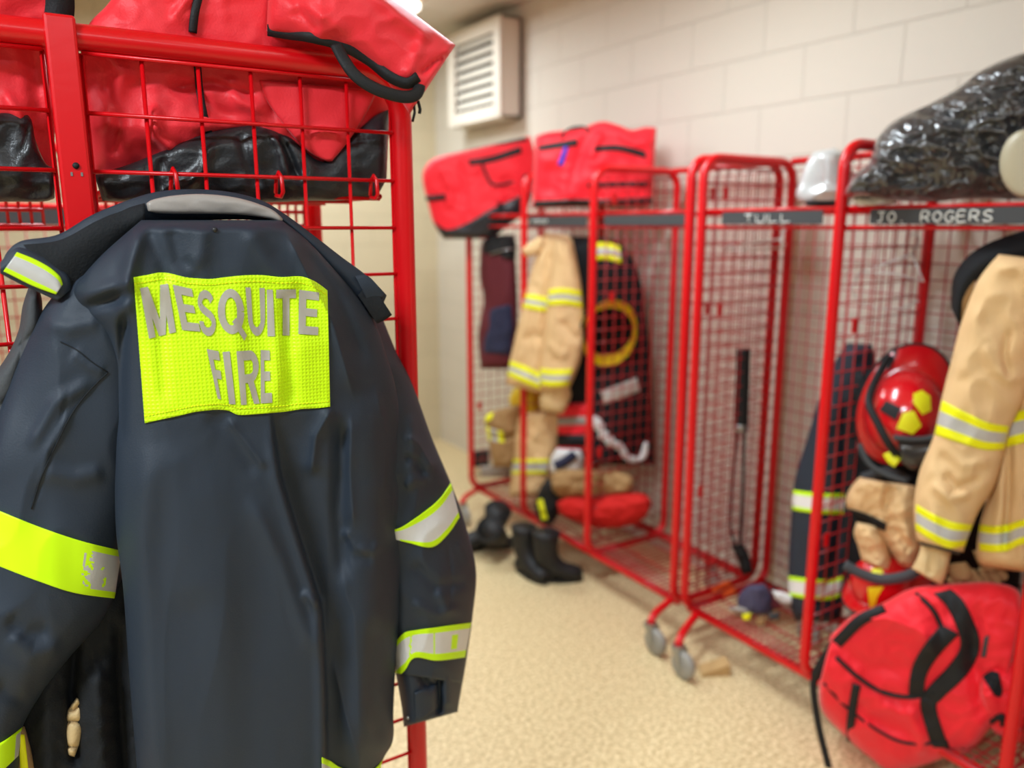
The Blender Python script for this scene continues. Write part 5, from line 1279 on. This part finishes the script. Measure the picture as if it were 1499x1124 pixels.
# large red duffel on the floor shelf
Pe = cpl(1340, 990, 2.06, NB)
db = thing('gear_bag', 'large red duffel bag bulging from the floor shelf below the tan coat', 'bag', Pe(1340, 1120), 'red gear bags')
d3 = Loft(Pe, [(1216, 930), (1250, 900), (1290, 884), (1332, 862), (1370, 856), (1410, 853), (1450, 852), (1488, 862), (1500, 890)], [(1199, 1000), (1203, 1040), (1240, 1080), (1270, 1106), (1302, 1128), (1345, 1122), (1390, 1106), (1430, 1090), (1466, 1040)], front=.085, back=.14, nt=120, ns=90, prof=5, ends=(.03, .04), seed=6,
     folds=[([(1218, 950), (1262, 1000), (1310, 1022), (1372, 1016)], 4, -.010, 'sharp'), ([(1240, 905), (1300, 905), (1350, 925), (1376, 965)], 16, .030, 'sharp'), ([(1225, 940), (1270, 975), (1340, 985)], 12, -.012), ([(1240, 1020), (1290, 1060), (1340, 1075)], 10, -.014),
            ([(1330, 1040), (1350, 1080), (1345, 1110)], 8, .014), ([(1345, 870), (1372, 900), (1380, 940)], 4, -.012, 'sharp'), ([(1290, 1030), (1320, 1045), (1350, 1040)], 8, .014), ([(1430, 880), (1425, 960), (1440, 1060)], 12, -.02)],
     noise_=[(60, 50, .016, 1), (28, 24, -.008, 2), (14, 14, .002, 3)])
d3.build('bag_body', M_NYLON2, db)
d3.patch([(1366, 868), (1387, 890), (1406, 938), (1394, 968), (1357, 1008), (1347, 1032), (1360, 1080), (1366, 1094)], [(1392, 862), (1413, 884), (1434, 938), (1420, 982), (1380, 1022), (1371, 1036), (1384, 1080), (1392, 1096)], .006, 60, 6, thick=.005).build('carry_strap', M_BLACK, db)
d3.patch([(1378, 914), (1350, 948), (1334, 980), (1330, 1016)], [(1404, 928), (1374, 960), (1357, 988), (1352, 1018)], .012, 30, 6, thick=.008).build('carry_strap', M_BLACK, db)
ribbon([d3.at(x, y, .004) for x, y in [(1340, 868), (1362, 888), (1376, 912), (1384, 935)]], .012, .004, 30).build('zip', M_BLACK, db)
ribbon([d3.at(x, y, .004) for x, y in [(1224, 962), (1255, 990), (1290, 1012), (1330, 1020), (1366, 1012)]], .012, .004, 40).build('zip', M_BLACK, db)
ribbon([d3.at(x, y, .004) for x, y in [(1206, 1000), (1240, 1036), (1290, 1072), (1330, 1088), (1388, 1086)]], .008, .004, 40).build('piping', M_BLACK, db)
ribbon([d3.at(x, y, .008) for x, y in [(1254, 1002), (1249, 1030), (1245, 1060), (1243, 1092)]], .022, .004, 20).build('strap_tail', M_BLACK, db)
sp_ = [d3.at(1296, 892, .012), d3.at(1262, 906, .012), d3.at(1236, 930, .012), Pe(1212, 958, .06), Pe(1194, 990, .05), Pe(1191, 1010, .05), Pe(1198, 1060, .05), Pe(1212, 1118, .05), Pe(1220, 1150, .05)]
ribbon(sp_, lambda u: .030 if u < .5 else .020, .005, 60).build('shoulder_strap', M_BLACK, db)
d3.patch([(1441, 932), (1448, 930)], [(1436, 962), (1443, 962)], .004, 4, 6, smooth=False).build('tag', M_CHAR, db)
Pw = cpl(1470, 1020, 2.16, NB)
rb2_ = thing('gear_bag', 'small red bag with a dark open mouth right of the large duffel', 'bag', Pw(1490, 1085), 'red gear bags')
d4 = Loft(Pw, [(1436, 984), (1460, 972), (1490, 968), (1530, 965), (1570, 975)], [(1432, 1010), (1446, 1060), (1480, 1085), (1530, 1085), (1570, 1060)], front=.09, back=.08, nt=50, ns=36, prof=2.4, ends=(.1, .1), noise_=[(24, 24, .018, 1), (12, 12, -.008, 2)])
d4.build('bag_body', M_NYLON2, rb2_)
d4.patch([(1438, 990), (1450, 982), (1462, 984)], [(1456, 1018), (1464, 1020), (1468, 1012)], .005, 14, 10).build('bag_mouth', M_NAVY2, rb2_)
ribbon([d4.at(x, y, .006) for x, y in [(1448, 1055), (1462, 1048), (1470, 1056), (1468, 1080)]], .02, .005, 20).build('strap_tail', M_BLACK, rb2_)
# bits on the floor
mb = MB(); c = at_z(1046, 985, 0.0)
v = [c + RT * a + FH * b for a, b in ((-.055, -.03), (.05, -.02), (.045, .04), (-.05, .035))]
mb.add([p + (0, 0, 0.001) for p in v] + [v[0] + (0, 0, .012), v[1] + (0, 0, .045), v[2] + (0, 0, .045), v[3] + (0, 0, .012)], [(3, 2, 1, 0), (4, 5, 6, 7), (0, 1, 5, 4), (1, 2, 6, 5), (2, 3, 7, 6), (3, 0, 4, 7)])
base_tag(mb.build('floor_wedge', M_CARD, smooth=False), 'small tan wedge on the floor behind the caster of the near rack', 'wedge')
